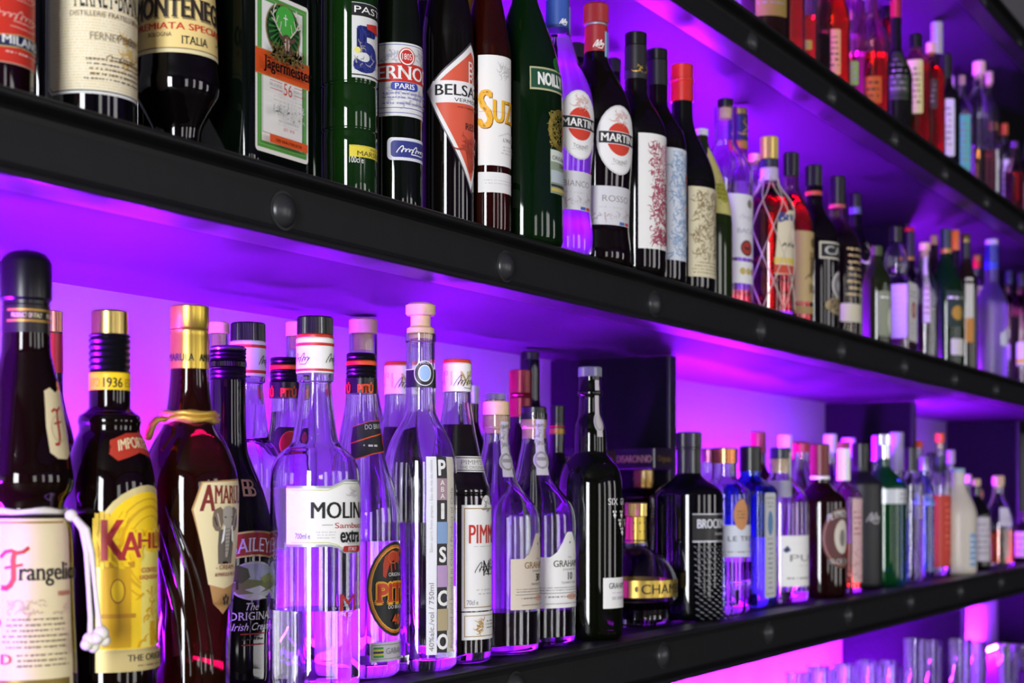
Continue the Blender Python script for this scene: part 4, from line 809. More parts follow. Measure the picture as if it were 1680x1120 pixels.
l.T('56', -11, 11, 140, 160, M('#c9301a'), .01); l.T('ERLESENE', -48, -16, 146, 151, GREYP, 0); l.T('KRÄUTER', 16, 46, 146, 151, GREYP, 0); l.rect(-48, -16, 142, 143, RED); l.rect(-48, -16, 155, 156, RED); l.rect(16, 46, 142, 143, RED); l.rect(16, 46, 155, 156, RED)
l.fine(-40, 40, 164, 176, 2, LG, 3); l.flora(-40, 40, 178, 198, 110, M('#d8d6d2'), 7, 5); l.C('MAST-JÄGERMEISTER SE', 0, 202, 208, GREYP, 0, .9); l.C('SEIT 1878', 0, 214, 219, M('#c9301a'), 0); l.fine(-30, 30, 209, 213, 1, LG); l.rect(-q+20, q-20, 230, 244, M('#e05313', .5)); l.C('DER KRÄUTERLIKÖR', 0, 234, 240, M('#8c2a10'), .02, 1.1); l.done()

b = Bottle('fluted green bottle with a black band and blue number on a white label', 573, .80, 'mid', 46)
b.body([(-225, 17), (-190, 18), (-155, 24), (-120, 36), (-95, 44), (-80, 46), (142, 46), (144, 45), (147, 45), (149, 46), (216, 46), (218, 45), (221, 45), (223, 46), (306, 45)], M('#10290c', .05, trans=.35)); b.cap([(-252, 17.5), (-225, 18)], BLK); b.main.data.materials.clear(); b.main.data.materials.append(DK('#0f2c0a'))
l = b.lab(4, yref=80); q = -l.a(577); l.rect(-q, q, 8, 131, M('#dcdcd8', .5), True); l.rect(-q, q, 9, 30, M('#141316')); l.rect(-q, q, 125, 127, INK); l.T('PASTIS', -q+4, q-6, 14, 25, WHT, .0); x5 = l.a(584); l.T('51', x5, x5+(l.a(616)-x5)/.58, 50, 118, NAVY, .06); l.poly([(-18, 42), (10, 38), (12, 50), (14, 56), (-4, 52), (-16, 50)], M('#c2271f')); l.flora(-q+2, -q+22, 64, 118, 10, M('#9a8f85'), 6, 8); l.ell(-q+9, 86, 5, 5, M('#e8dc6a')); l.flora(-10, 12, 94, 112, 10, M('#9a96b0'), 3, 6); l.done()
l = b.lab(2, yref=250, name='small_label'); q = -l.a(573); l.rect(-q, q, 241, 260, M('#e3cf3c', .5), True); l.T('PASTIS DE', -6, q-10, 244, 248, BROWNP, 0); l.T('MARSEILLE', -q+13, q-6, 250, 258, M('#6a5a10'), .02); l.T('100cl e', -q, -q+24, 260, 270, WHT, .0); l.fine(-q, q, 242, 243, 1, INK); l.done()

b = Bottle('dark green bottle with a white and red label above a blue signature label', 650, .80, 'mid', 43)
b.body([(-185, 17), (-130, 18), (-95, 22), (-55, 28), (-10, 34), (40, 39), (70, 42), (90, 43), (330, 43)], DK('#081006')); b.cap([(-208, 17.5), (-185, 18)], RED)
l = b.lab(-14, yref=130); q = 62; l.rect(-q, q, 74, 194, M('#dfddda', .5), True); l.rect(-q, q, 77, 78, BLUE); l.rect(-q, q, 188, 189, BLUE); l.rect(-q, q, 180, 181, BLUE)
l.flora(-q+4, q-4, 84, 106, 70, M('#b3b0c0'), 3, 6); l.flora(-q+4, q-4, 148, 176, 70, M('#b3b0c0'), 13, 6); l.rect(-q, q, 108, 138, M('#c6281c')); xe = l.a(623); xo = l.a(691); wl = (xo-xe)/4.1; l.T('PERNOD', xe-wl*.98, xe+wl*5.1, 112, 134, WHT, .03, serif=True); c_ = l.a(667); l.ell(c_, 97, 14, 15, M('#c6281c')); l.ring(c_, 97, 12.5, 13.5, 2, WHT); l.T('1805', c_-8, c_+8, 92, 102, WHT, .01); l.rr(c_-26, c_+20, 139, 152, 5, BLUE); l.T('PARIS', c_-19, c_+13, 141, 150, WHT, .03); l.fine(-q+6, q-6, 154, 168, 2, M('#8a8ac0'), 4); l.fine(-q+4, q-4, 170, 178, 1, M('#8a8ac0'), 7); l.done()
l = b.lab(-12, yref=248, name='signature_label'); q = 48; l.rr(-q, q, 229, 266, 8, M('#dcdbe4', .5), True); l.rr(-q+6, q-6, 234, 261, 6, M('#28307e')); l.sign(-30, 34, 240, 256, 2, WHT, 7, 6); l.done()

b = Bottle('dark bottle with a salmon red diamond label edged in white', 735, .795, 'mid', 42)
b.body([(-140, 15), (-90, 16), (-55, 20), (-20, 28), (10, 35), (40, 40), (70, 42), (360, 41.5)], DK('#0a0706')); b.cap([(-164, 16), (-140, 16)], BLK)
l = b.lab(2, yref=190); q = -l.a(700)
l.poly([(0, 68), (q, 150), (0, 316), (-q, 150)], M('#55525a', .4, .3), True); l.poly([(0, 72), (q-3, 151), (0, 311), (-q+3, 151)], M('#ece9e6', .5)); l.poly([(0, 84), (q-10, 152), (0, 297), (-q+10, 152)], M('#d9573c', .5))
l.poly([(-q+6, 152), (-q+16, 136), (q-16, 136), (q-6, 152), (q-15, 172), (-q+15, 172)], M('#efeceb', .5)); l.T('BELSAZAR', l.a(715), -l.a(714), 142, 160, INK, .03); l.C('VERMOUTH', 2, 164, 170, INK, .0, 1.6); l.C('RED', 0, 203, 214, M('#3c1510'), .02); l.C('B', 0, 101, 122, WHT, -.01); l.C('B', 0, 118, 139, WHT, -.01)
for i in range(5): l.scrib([(-14+i*5, 236+i*2), (-8+i*5, 270), (-4+i*3, 284-i*2)], 1.6, M('#8c2c1c'))
l.flora(-24, 24, 226, 250, 40, M('#a83a26'), 3, 8); l.fine(-30, 30, 176, 182, 1, M('#a83a26')); l.done()

b = Bottle('amber bottle with a white label lettered in yellow and orange', 800, .78, 'mid', 38)
b.body([(-112, 14), (-60, 15), (-20, 19), (20, 27), (60, 34), (88, 38), (372, 37.5)], M('#3a0d02', .04, trans=.6)); b.cap([(-138, 14), (-112, 15)], M('#d0a020', .4))
l = b.lab(4, yref=190); q = 58; l.rect(-q, q, 94, 274, M('#efece8', .5), True); l.flora(-22, 26, 110, 128, 50, LG, 4, 6); xs = l.a(788); wz = (l.a(836)-xs)*4/3
def suze(d, m_, b_): l.T('S', xs+d, xs+wz*.25+d, 152+d, 215+d, m_, b_); l.T('UZE', xs+wz*.29+d, xs+wz+d, 168+d, 205+d, m_, b_)
suze(0, M('#7a4a10'), .03); suze(-1.4, M('#f0b21c', .45), .03); l.poly([(xs-2, 186), (xs+wz, 186), (xs+wz, 186.5), (xs-2, 186.5)], M('#e07a1c', .45))
l.C("L'INSTANT", 8, 228, 234, GREYP, 0, 1.2); l.scrib([(-24, 226), (-4, 218), (24, 226)], 1, LG); l.fine(-20, 40, 240, 256, 3, LG, 5); l.done(); l = b.lab(4, yref=300, name='lower_label'); l.rect(-q, q, 285, 318, M('#e8e5e2', .5), True); l.fine(-q+8, q-6, 296, 306, 2, LG, 8); l.done()

b = Bottle('broad green vermouth bottle with a dark green name label and gold medallion', 861, .785, 'mid', 62)
b.body([(-45, 20.5), (0, 21), (20, 27), (45, 36), (75, 47), (110, 56), (145, 61), (180, 62), (260, 62.5), (320, 63), (360, 63.5), (404, 65)], M('#082208', .04, trans=.3)); b.cap([(-70, 20.5), (-45, 21)], M('#14401f', .4))
l = b.lab(4, yref=130); q = -l.a(869); l.rect(-q, q, 114, 152, M('#b8b48a', .5), True); l.rect(-q+2, q-2, 117, 149, M('#14472e', .5)); l.T('NOILLY PRAT', -q+14, q-8, 123, 143, WHT, .04); c_ = 0; l.done()
l = b.lab(4, yref=210, name='medallion'); l.ring(0, 212, 30, 34, 9, M('#8f7d34', .35, .7)); l.flora(-28, 28, 184, 240, 220, M('#b5a04a', .35, .7), 4, 4.5); l.done(); l = b.lab(4, yref=104, name='moulded_seal'); l.ell(0, 104, 10, 12, M('#1c5a26')); l.ring(0, 104, 10, 12, 2, M('#2f7d35')); l.done()
l = b.lab(10, yref=280, name='lower_label'); q = -l.a(902); l.rect(-q, q, 246, 318, M('#8c9a84', .5), True); l.rect(-q+1, q-1, 247, 266, M('#d5dcd0')); l.T('ORIGINAL', -q+4, 20, 256, 263, INK, .0); l.T('DRY', -8, 14, 268, 274, INK, 0); l.rect(-q+1, q-1, 280, 300, M('#b9c4c9')); l.rect(-q+1, q-1, 303, 307, M('#2c2c2c')); l.rect(-q+1, q-1, 309, 315, M('#c9b45c')); l.done()

VER = [(-5+10, 19), (40, 20), (60, 22), (85, 28), (105, 36), (130, 48), (160, 57), (190, 60), (230, 59), (300, 55), (350, 54), (390, 58), (415, 60)]
def mart(b, d, name, sub):
    l = b.lab(-22, yref=206+d); l.ell(0, 207+d, 43, 57, M('#d8d5d4', .5), True); l.ell(0, 207+d, 40, 54, M('#efecea', .5)); l.ell(0, 206+d, 26, 27, M('#d1371f', .5)); l.rect(-40, 40, 194+d, 215+d, M('#efecea')); l.rect(-39, 39, 195+d, 214+d, M('#171519')); l.T('MARTINI', -35, 35, 198+d, 211+d, WHT, .035); l.flora(-12, 12, 162+d, 180+d, 30, M('#d9b5ad'), 3, 6); l.T('TORINO', -16, 16, 238+d, 244+d, GREYP, 0, arch=-3); l.fine(-18, 18, 246+d, 250+d, 1, LG); l.done()
    l = b.lab(-28, yref=315+d, name='lower_label'); q = 44; l.rect(-q, q, 283+d, 346+d, M('#d4d2d6', .5), True); l.T(sub, -24, 30, 298+d, 308+d, GREYP, .01); l.fine(-30, 34, 314+d, 322+d, 1, LG); l.flora(-36, 36, 326+d, 336+d, 24, M('#b8a4a8'), 8, 6); l.rect(8, 20, 340+d, 345+d, M('#3b62a8')); l.rect(22, 34, 340+d, 345+d, M('#c2403c')); l.done()
b = Bottle('clear vermouth bottle with a blue capsule and white oval label', 915, .79, 'mid', 58)
b.clear([(y, w_) for y, w_ in VER], level=62); b.cap([(-40, 20), (-2, 20.5)], M('#35559f', .4)); b.cap([(-2, 19), (2, 19)], SILVP, 'cap_ring'); b.cap([(2, 19.6), (50, 20.4)], M('#3556a8', .4), 'capsule'); l = b.lab(-10, on=20.6, name='capsule_print'); l.rect(4, 10, 3, 49, M('#8fb3dd')); l.rect(12, 26, 3, 49, M('#a83c40')); l.sign(-14, -2, 24, 36, 1.6, WHT, 3); l.done()
mart(b, 0, '', 'BIANCO')
b = Bottle('dark vermouth bottle with a red cap and white oval label', 978, .785, 'mid', 60)
b.body([(88, 19), (100, 20), (118, 28), (140, 40), (160, 50), (185, 58), (210, 60), (260, 59), (330, 55), (380, 54), (420, 58), (444, 60)], DK('#0c0606')); b.cap([(8, 19.5), (11, 20.5), (40, 20.5)], M('#a02a2c', .4), knurl=.03); b.cap([(40, 18.6), (44, 18.6)], SILVP, 'cap_ring'); b.cap([(44, 19), (88, 19.6)], M('#a3282a', .4), 'capsule'); l = b.lab(-24, on=19.8, name='capsule_print'); l.rect(2, 8, 45, 87, M('#8fb3dd')); l.rect(10, 16, 45, 87, M('#8fb3dd')); l.sign(-16, 0, 58, 74, 1.8, WHT, 3); l.done()
mart(b, 25, '', 'ROSSO')

# ---------------------------------------------------------------- middle shelf, the middle of the row
ruby = M('#a03a52', .5); pale = M('#b3c3d8', .5)
b = Q('tall black bottle with a black stopper and white label engraved in dark pink', 1043, .775, 'mid', 50, (55, 76, 18, BLK), (18, 150, 225), DK('#0a0708'), solid=True); b.cap([(76, 18.2), (118, 18.8)], M('#1c1b1e', .4), 'capsule'); b.cap([(118, 19), (132, 19)], M('#26252a', .4), 'neck_band'); l = b.lab(-20, on=19.2, name='neck_print'); l.flora(-14, 14, 106, 114, 14, M('#c9a24a', .4, .5), 3, 5); l.done()
l = b.lab(2, yref=320); q = -l.a(1047); l.rect(-q, q, 222, 410, M('#e9e6e2', .5), True); l.flora(-32, 34, 236, 400, 620, ruby, 6, 6); l.ell(2, 258, 12, 22, M('#dcbfc4')); l.ring(0, 350, 18, 20, 3, ruby); l.ring(0, 350, 10, 12, 2, ruby); l.flora(-24, 24, 380, 400, 60, ruby, 8, 7); l.flora(36, q-4, 230, 400, 40, LG, 5, 7); l.done()
b = Q('tall black bottle with a black stopper and pale blue engraved label', 1078, .79, 'mid', 48, (82, 100, 17, BLK), (17, 170, 240), DK('#0a0708'), solid=True); b.cap([(100, 17.2), (142, 17.8)], M('#1c1b1e', .4), 'capsule')
l = b.lab(4, yref=330); q = -l.a(1093); l.rect(-q, q, 245, 428, M('#d9dee6', .5), True); l.flora(-34, 36, 252, 420, 420, M('#8fa9c9'), 16, 7); l.flora(10, 40, 300, 370, 40, M('#d9a46a'), 4, 9); l.ell(18, 293, 15, 10, M('#c7402f')); l.rect(2, 34, 289, 297, M('#1a1a20')); l.T('MARTINI', 5, 32, 290.5, 295.5, WHT, .02); l.poly([(4, 380), (30, 372), (40, 390), (30, 402), (6, 400)], M('#eef0f2')); l.fine(8, 34, 380, 398, 4, LG); l.done()
b = Q('dark bottle sealed in red wax with a sepia engraved label', 1119, .80, 'mid', 55, (107, 132, 18, M('#c8281c', .35)), (17, 210, 296), DK('#080a07'), solid=True, prof=[(168, 17), (196, 18), (215, 22), (240, 33), (265, 45), (290, 53), (305, 55)]); b.cap([(131, 20), (134, 20), (137, 18), (168, 18.5)], M('#c8281c', .35), 'wax_seal')
l = b.lab(0, yref=385); q = -l.a(1129); l.rect(-q, q, 309, 456, M('#d9cfae', .5), True); l.flora(-q+10, q-10, 318, 425, 420, M('#8a7550'), 26, 5.5); l.fine(-q+6, q-6, 430, 452, 4, M('#9a8a62'), 2); l.done()
b = Q('cone-shaped olive bottle with a yellow green kite label, behind the red wax bottle', 1150, .82, 'mid', 50, (212, 224, 12, M('#d8d4de', .3), 'cork'), (11, 230, 300), DK('#1d2a08', .05), prof=[(224, 11), (234, 12), (260, 22), (300, 38), (340, 48), (380, 52)], solid=True)
l = b.lab(-18, yref=300); q = 40; l.poly([(0, 236), (q*.5, 258), (q, 330), (q*.6, 352), (-q*.6, 352), (-q, 330), (-q*.5, 258)], M('#cfc777', .5), True); l.ell(4, 316, 13, 17, M('#a8a63c')); l.fine(-10, 16, 300, 330, 4, M('#7d7a2c')); l.done()
b = Q('clear rum bottle with a black stopper and white label bearing a round red emblem', 1190, .83, 'mid', 45, (163, 177, 13, BLK), (18, 232, 286), CLEAR, level=480, liq=G('#e03a20')); b.cap([(177.4, 11.5), (196, 11)], WOOD, 'cork'); b.cap([(163, 17.6), (165, 18.4), (176, 18.4)], G('#eeeef4'), 'cap_skirt') if False else None
l = b.lab(-2, yref=375); q = -l.a(1194); l.rect(-q, q, 320, 424, M('#dcd9e0', .5), True); l.ell(-4, 335, 7, 7, M('#7d7a6a')); l.sign(-26, 20, 352, 362, 1, M('#a49fb4'), 5); l.T('BACARDÍ', -32, 32, 374, 384, M('#a9a4b6'), .03); l.ell(-12, 408, 14, 13, M('#a8281c')); l.ring(-12, 408, 14, 13, 3, M('#4a1a16')); l.poly([(-20, 404), (-12, 408), (-4, 404), (-8, 412), (-12, 410), (-16, 412)], INK); l.done()
l = b.lab(-4, yref=448, name='lower_label'); l.rect(-q-4, q, 430, 466, M('#e4e2e2', .5), True)
for i in range(4): l.ell(-20+i*13, 446, 6, 6, M(('#b5a05a', '#c9b56a')[i % 2], .4, .4), n=12)
l.ell(34, 446, 5, 7, M('#7c2c2c')); l.done()
b = Q('bottle with a gold topped navy capsule, behind the clear rum bottle', 1213, .86, 'mid', 27, (178, 189, 13.5, GOLD), (13, 262, 320), G('#efe6f2'), level=300); b.cap([(189, 13.8), (232, 13.9)], M('#1d2240', .4), 'capsule'); b.cap([(232, 14), (246, 14)], GOLDP, 'capsule_band'); l = b.lab(-10, on=14.1, name='capsule_print'); l.flora(-6, 12, 196, 222, 14, M('#c9a95a', .4, .4), 3, 6); l.done()
b = Q('slender clear bottle with gold lettering, between the rum bottle and the netted bottle', 1238, .885, 'mid', 25, (252, 266, 9, WOOD, 'cork'), (9, 278, 300), CLEAR, level=380, liq=G('#c9541c')); l = paper(b, 1244, 1260, 300, 372, M('#6a5a68', .5)); l.fine(-l.q+1, l.q-1, 304, 368, 9, M('#c9a85a', .4, .5), 5, .9); l.done(); l = paper(b, 1246, 1260, 468, 490, M('#cfc4c0', .5), name='lower_label'); l.done()
b = Q('red rum bottle in a fine net with a gold capsule and yellow label', 1262, .80, 'mid', 41, (225, 262, 15, M('#c9ad62', .35, .7), 'kn'), (15, 300, 350), G('#f2e2e0'), level=305, liq=G('#c2180c')); b.cap([(262, 15.2), (276, 15.3)], M('#23233a', .4), 'capsule_band'); b.cap([(276, 15.2), (298, 15.6)], M('#b8a6c4', .4), 'neck_collar')
l = b.lab(-2, yref=400); q = 40; l.poly([(-q+6, 362), (-q*.3, 346), (q*.3, 344), (q-4, 358), (q, 448), (-q, 452)], M('#d9cdb0', .5), True); l.rect(-q, q, 424, 434, M('#d9bf5c')); l.rect(-q, q, 436, 450, M('#c2402c')); l.T('Brugal', -q+8, q-10, 352, 372, M('#2c3c86'), .06, arch=5); l.T('AÑEJO', -28, 30, 398, 408, INK, .03); l.ell(2, 384, 9, 9, M('#e6dcc2')); l.done()
netm = M('#cfc0b4', .5)
for sgn in (-1, 1):
    for j in range(7):
        P_n = []
        for i in range(22):
            t = i/21; h_ = .012+t*.19; ph = j*.8976+sgn*t*2.2+.3; r_ = b.R(h_)+.0011; P_n.append((r_*math.sin(ph), -r_*math.cos(ph), h_))
        link('net_cord', tube(P_n, .0007, 5), netm, b.root)
b = Q('red-brown rum bottle with a black cap and a tall kraft paper label', 1298, .82, 'mid', 37, (251, 290, 13, BLK, 'kn'), (12, 306, 370), G('#e8d5d0'), level=322, liq=G('#b01c08'))
l = b.lab(0, yref=440); q = -l.a(1303); l.rect(-q, q, 380, 496, M('#b9a06c', .55), True); l.rect(-q, q, 503, 515, M('#a98f58', .55), True); sp = M('#6b5230'); l.ell(0, 398, 7, 8, sp); l.poly([(-8, 424), (8, 418), (12, 440), (4, 452), (-10, 450)], sp); l.flora(-10, 10, 410, 486, 24, sp, 4, 9); l.done()
b = Q('dark bottle with an orange ringed black cap, boxed name and a round white crest', 1335, .82, 'mid', 41, (272, 306, 14, BLK, 'kn'), (14, 335, 395), DK('#0a0608'), solid=True); b.cap([(314, 14.2), (322, 14.3)], M('#b5482c', .4), 'cap_ring'); b.cap([(306, 14), (314, 14)], BLK, 'cap_skirt')
l = b.lab(2, yref=460); q = -l.a(1344); l.rect(-q, q, 398, 426, M('#cfc9b4', .5), True); l.rect(-q+3, q-3, 401, 423, M('#101012')); l.T('CA', -q+10, q*.2, 405, 419, LG, .04); l.ring(6, 468, 26, 24, 6, M('#c9c3c0')); l.ell(6, 468, 18, 17, M('#8d8f93')); l.ell(6, 468, 9, 8, M('#d5cfc8')); l.ell(0, 502, 34, 14, M('#a5916a')); l.flora(-24, 26, 492, 512, 30, M('#5a4a34'), 4, 8); l.done()
b = Q('clear brown bottle with a black cap and a plain cream label low down', 1374, .83, 'mid', 38, (290, 336, 13.5, BLK), (13, 352, 408), G('#dcc9b8'), level=385, liq=M('#1c0a06', .08, trans=.4)); b.cap([(336, 13.8), (342, 13.8)], M('#a0523a', .4), 'cap_ring'); l = b.lab(0, yref=470, name='printed_panel'); l.fine(-l.a(1385) if False else l.a(1388), 30, 405, 490, 8, M('#d9c08a', .4, .3), 4, 1.2); l.done(); l = paper(b, 1378, 1412, 499, 529, M('#d6cdb4', .55), name='label'); l.done()
b = Q('black bottle with an orange and white patch label, behind the clear brown bottle', 1403, .875, 'mid', 33, (318, 352, 10, BLK), (10, 372, 425), DK('#0a090a'), solid=True); b.cap([(340, 10.2), (352, 10.3)], M('#4a5668', .4), 'neck_band')
l = b.lab(4, yref=460); l.rect(-26, 26, 400, 500, M('#2a2626', .5), True); l.flora(-20, 20, 405, 436, 16, M('#d9d0c4'), 3, 9); l.poly([(-14, 446), (18, 440), (22, 470), (2, 478), (-12, 466)], M('#cf5a34')); l.ell(0, 452, 10, 9, M('#e6e0da')); l.fine(-20, 24, 490, 498, 1, GOLDP); l.rect(-4, 26, 530, 548, M('#b9b6bc')); l.done()

# ---------------------------------------------------------------- middle shelf, the far end
b = Q('short olive green bottle with a pale grey green label', 1438, .80, 'mid', 24, (404, 420, 10, M('#3d4a22', .4)), (10, 428, 466), DK('#1a2408'), solid=True); l = b.lab(0, yref=515); q = -l.a(1440); l.rr(-q, q, 478, 552, 4, M('#8d937c', .5), True); l.ell(0, 526, 10, 22, M('#cfd0c0')); l.fine(-q+4, q-4, 484, 494, 1, WHT); l.done()
b = Q('square bourbon bottle with a black cap, glassy neck bulb and white label with red seal', 1470, .82, 'mid', 34, (372, 398, 11, BLK), (11, 405, 460), CLEAR, prof=[(398, 11), (408, 15), (420, 19), (436, 20), (450, 18), (458, 22), (470, 32), (478, 34)], box=(.0305, .0305, .006, 476), level=556, liq=M('#7a1408', .1, trans=.6))
l = b.lab(0, flat=.0307); q = 27; l.rr(-q, q, 464, 560, 3, M('#e4e1e0', .5), True); l.ell(6, 508, 12, 14, M('#a8281f')); l.ell(6, 508, 7, 8, M('#d9b0a4')); l.fine(-q+5, q-3, 476, 490, 2, GREYP, 3); l.fine(-q+5, q-3, 528, 550, 3, LG, 5); l.done(); l = b.lab(-90, flat=.0307, name='side_label'); l.rr(-q, q, 468, 556, 3, M('#c9bcd6', .5), True); l.fine(-q+5, q-5, 480, 540, 6, LG, 6); l.done()
b = Q('dark bottle with a red rimmed black capsule behind the bourbon bottle', 1492, .905, 'mid', 25, (374, 380, 8.5, RED), (8, 440, 480), DK('#0c0a0c'), solid=True); b.cap([(380, 8.6), (422, 8.8)], M('#15161c', .4), 'capsule'); b.cap([(422, 8.9), (427, 8.9)], GOLDP, 'capsule_band')
b = Q('slim clear bottle with two corks showing and a narrow white strip label', 1517, .81, 'mid', 22, (398, 412, 9, WOOD, 'cork'), (9, 440, 474), CLEAR, level=500, liq=M('#2a0c08', .1, trans=.4)); l = paper(b, 1515, 1526, 420, 530, M('#cfc5c8', .5)); l.fine(-l.q+1, l.q-1, 470, 520, 5, M('#b0707a')); l.done()
b = Q('amber brown bottle with a tan cap between the strip label bottle and the green bottle', 1532, .885, 'mid', 22, (386, 402, 6, M('#b98f6c', .5), 'cork'), (6, 420, 470), DK('#1f1310', .1), solid=True); l = paper(b, 1527, 1546, 552, 575, M('#a59a92', .5)); l.done()
b = Q('green bottle with a dark green capsule and a small white label near its foot', 1552, .82, 'mid', 29, (376, 408, 9.5, M('#1f3a2c', .4)), (9.5, 422, 480), M('#0a3312', .05, trans=.4), solid=True); b.cap([(408, 9.8), (416, 9.8)], GOLDP, 'capsule_band'); l = paper(b, 1553, 1580, 478, 536, M('#12301f', .5)); l.fine(-l.q+2, l.q-2, 484, 496, 1, WHT); l.ell(2, 514, 12, 12, GOLDP); l.done(); l = paper(b, 1560, 1581, 556, 583, M('#d9d6d0', .5), name='foot_label'); l.done()
b = Q('bottle with a bright orange capsule behind the green bottle', 1567, .85, 'mid', 20, (378, 411, 7.5, M('#d9801c', .45)), (7, 440, 480), DK('#161014'), solid=True)
b = Q('bottle with a gold cap and a tall white and orange label', 1584, .805, 'mid', 20, (384, 398, 8, GOLD), (7.5, 430, 468), DK('#22160c', .06), solid=True); b.cap([(398, 8), (424, 8)], M('#1a1a20', .4), 'capsule'); l = paper(b, 1584, 1597, 456, 562, M('#d9d3d0', .5)); l.rect(-l.q, l.q, 522, 562, M('#cf8a3c', .5)); l.done()
b = Q('clear bottle with a gold and red capsule and a narrow cream label', 1603, .885, 'mid', 16, (418, 428, 6.5, GOLDP), (6.5, 450, 480), CLEAR, level=520); b.cap([(428, 6.6), (440, 6.7)], RED, 'capsule'); l = paper(b, 1604, 1614, 470, 575, M('#cfc8b0', .5)); l.done()
b = Q('tall frosted lilac vodka bottle with a bright blue capsule', 1627, .80, 'mid', 26, (393, 402, 10.5, M('#c9c0d9', .4)), (11, 462, 498), G('#cfc4f0', .35), level=500); b.cap([(402, 10.8), (442, 11.2)], M('#2b3fc4', .4), 'capsule'); l = b.lab(0, yref=555); l.poly([(-20, 548), (0, 536), (26, 540), (26, 566), (4, 572), (-20, 566)], M('#d9d6ee', .5), True); l.done()
b = Q('pinkish clear bottle with a dark cap, past the frosted vodka bottle', 1655, .875, 'mid', 16, (444, 466, 6, M('#2a3048', .4)), (6, 480, 500), G('#f0c9e6'), level=520); l = paper(b, 1652, 1666, 565, 590, M('#d6d6e0', .5)); l.done()
b = Q('pink bottle with a dark cap at the end of the middle row', 1675, .82, 'mid', 18, (448, 470, 6.5, M('#2a2a38', .4)), (6.5, 482, 505), G('#f2a8d8'), level=520); l = paper(b, 1668, 1690, 562, 600, M('#dcdce2', .5)); l.rect(-l.q, l.q, 588, 597, M('#d9c94a')); l.done()
for u, P, hw, y0, y1, hc, c, lb in ((946, .91, 34, 72, 96, 14, '#15131a', 'black capped bottle behind the two vermouth bottles with oval labels'), (1006, .90, 34, 97, 120, 13, '#121118', 'black capped bottle behind the red capped vermouth bottle'), (765, .875, 34, -65, -40, 14, '#b89a1c', 'amber yellow bottle behind the salmon diamond label bottle')):
    b = Q(lb, u, P, 'mid', hw, (y0, y1, hc, M(c, .4)), (hc*.95, y1+60, y1+130), DK('#0c090e') if u > 800 else M('#8a6a08', .05, trans=.6), solid=True)
# dark bottles of the row behind
for u, P, hw, yc, hc, c, lb in ((72, .93, 50, -330, 20, '#07070b', 'dark bottle behind, between the scarlet label and the big cream label'), (236, .94, 46, -280, 18, '#07060a', 'dark bottle behind, between the big cream label and the black bellied bottle'), (372, .95, 42, -200, 17, '#06060a', 'black bottle behind, between the bellied bottle and the flat-sided green one'), (494, .925, 40, -170, 15, '#08200a', 'dark green bottle whose shoulder shows past the stag label'), (610, .94, 36, -110, 14, '#07080a', 'dark bottle behind, between the fluted green and signature label bottles'), (698, .94, 34, -60, 13, '#0a070c', 'dark bottle behind, between the signature label and the diamond label')):
    b = Q(lb, u, P, 'mid', hw, (yc+34, yc+64, hc, BLK), (hc*.95, yc+100, yc+190), DK(c), solid=True)
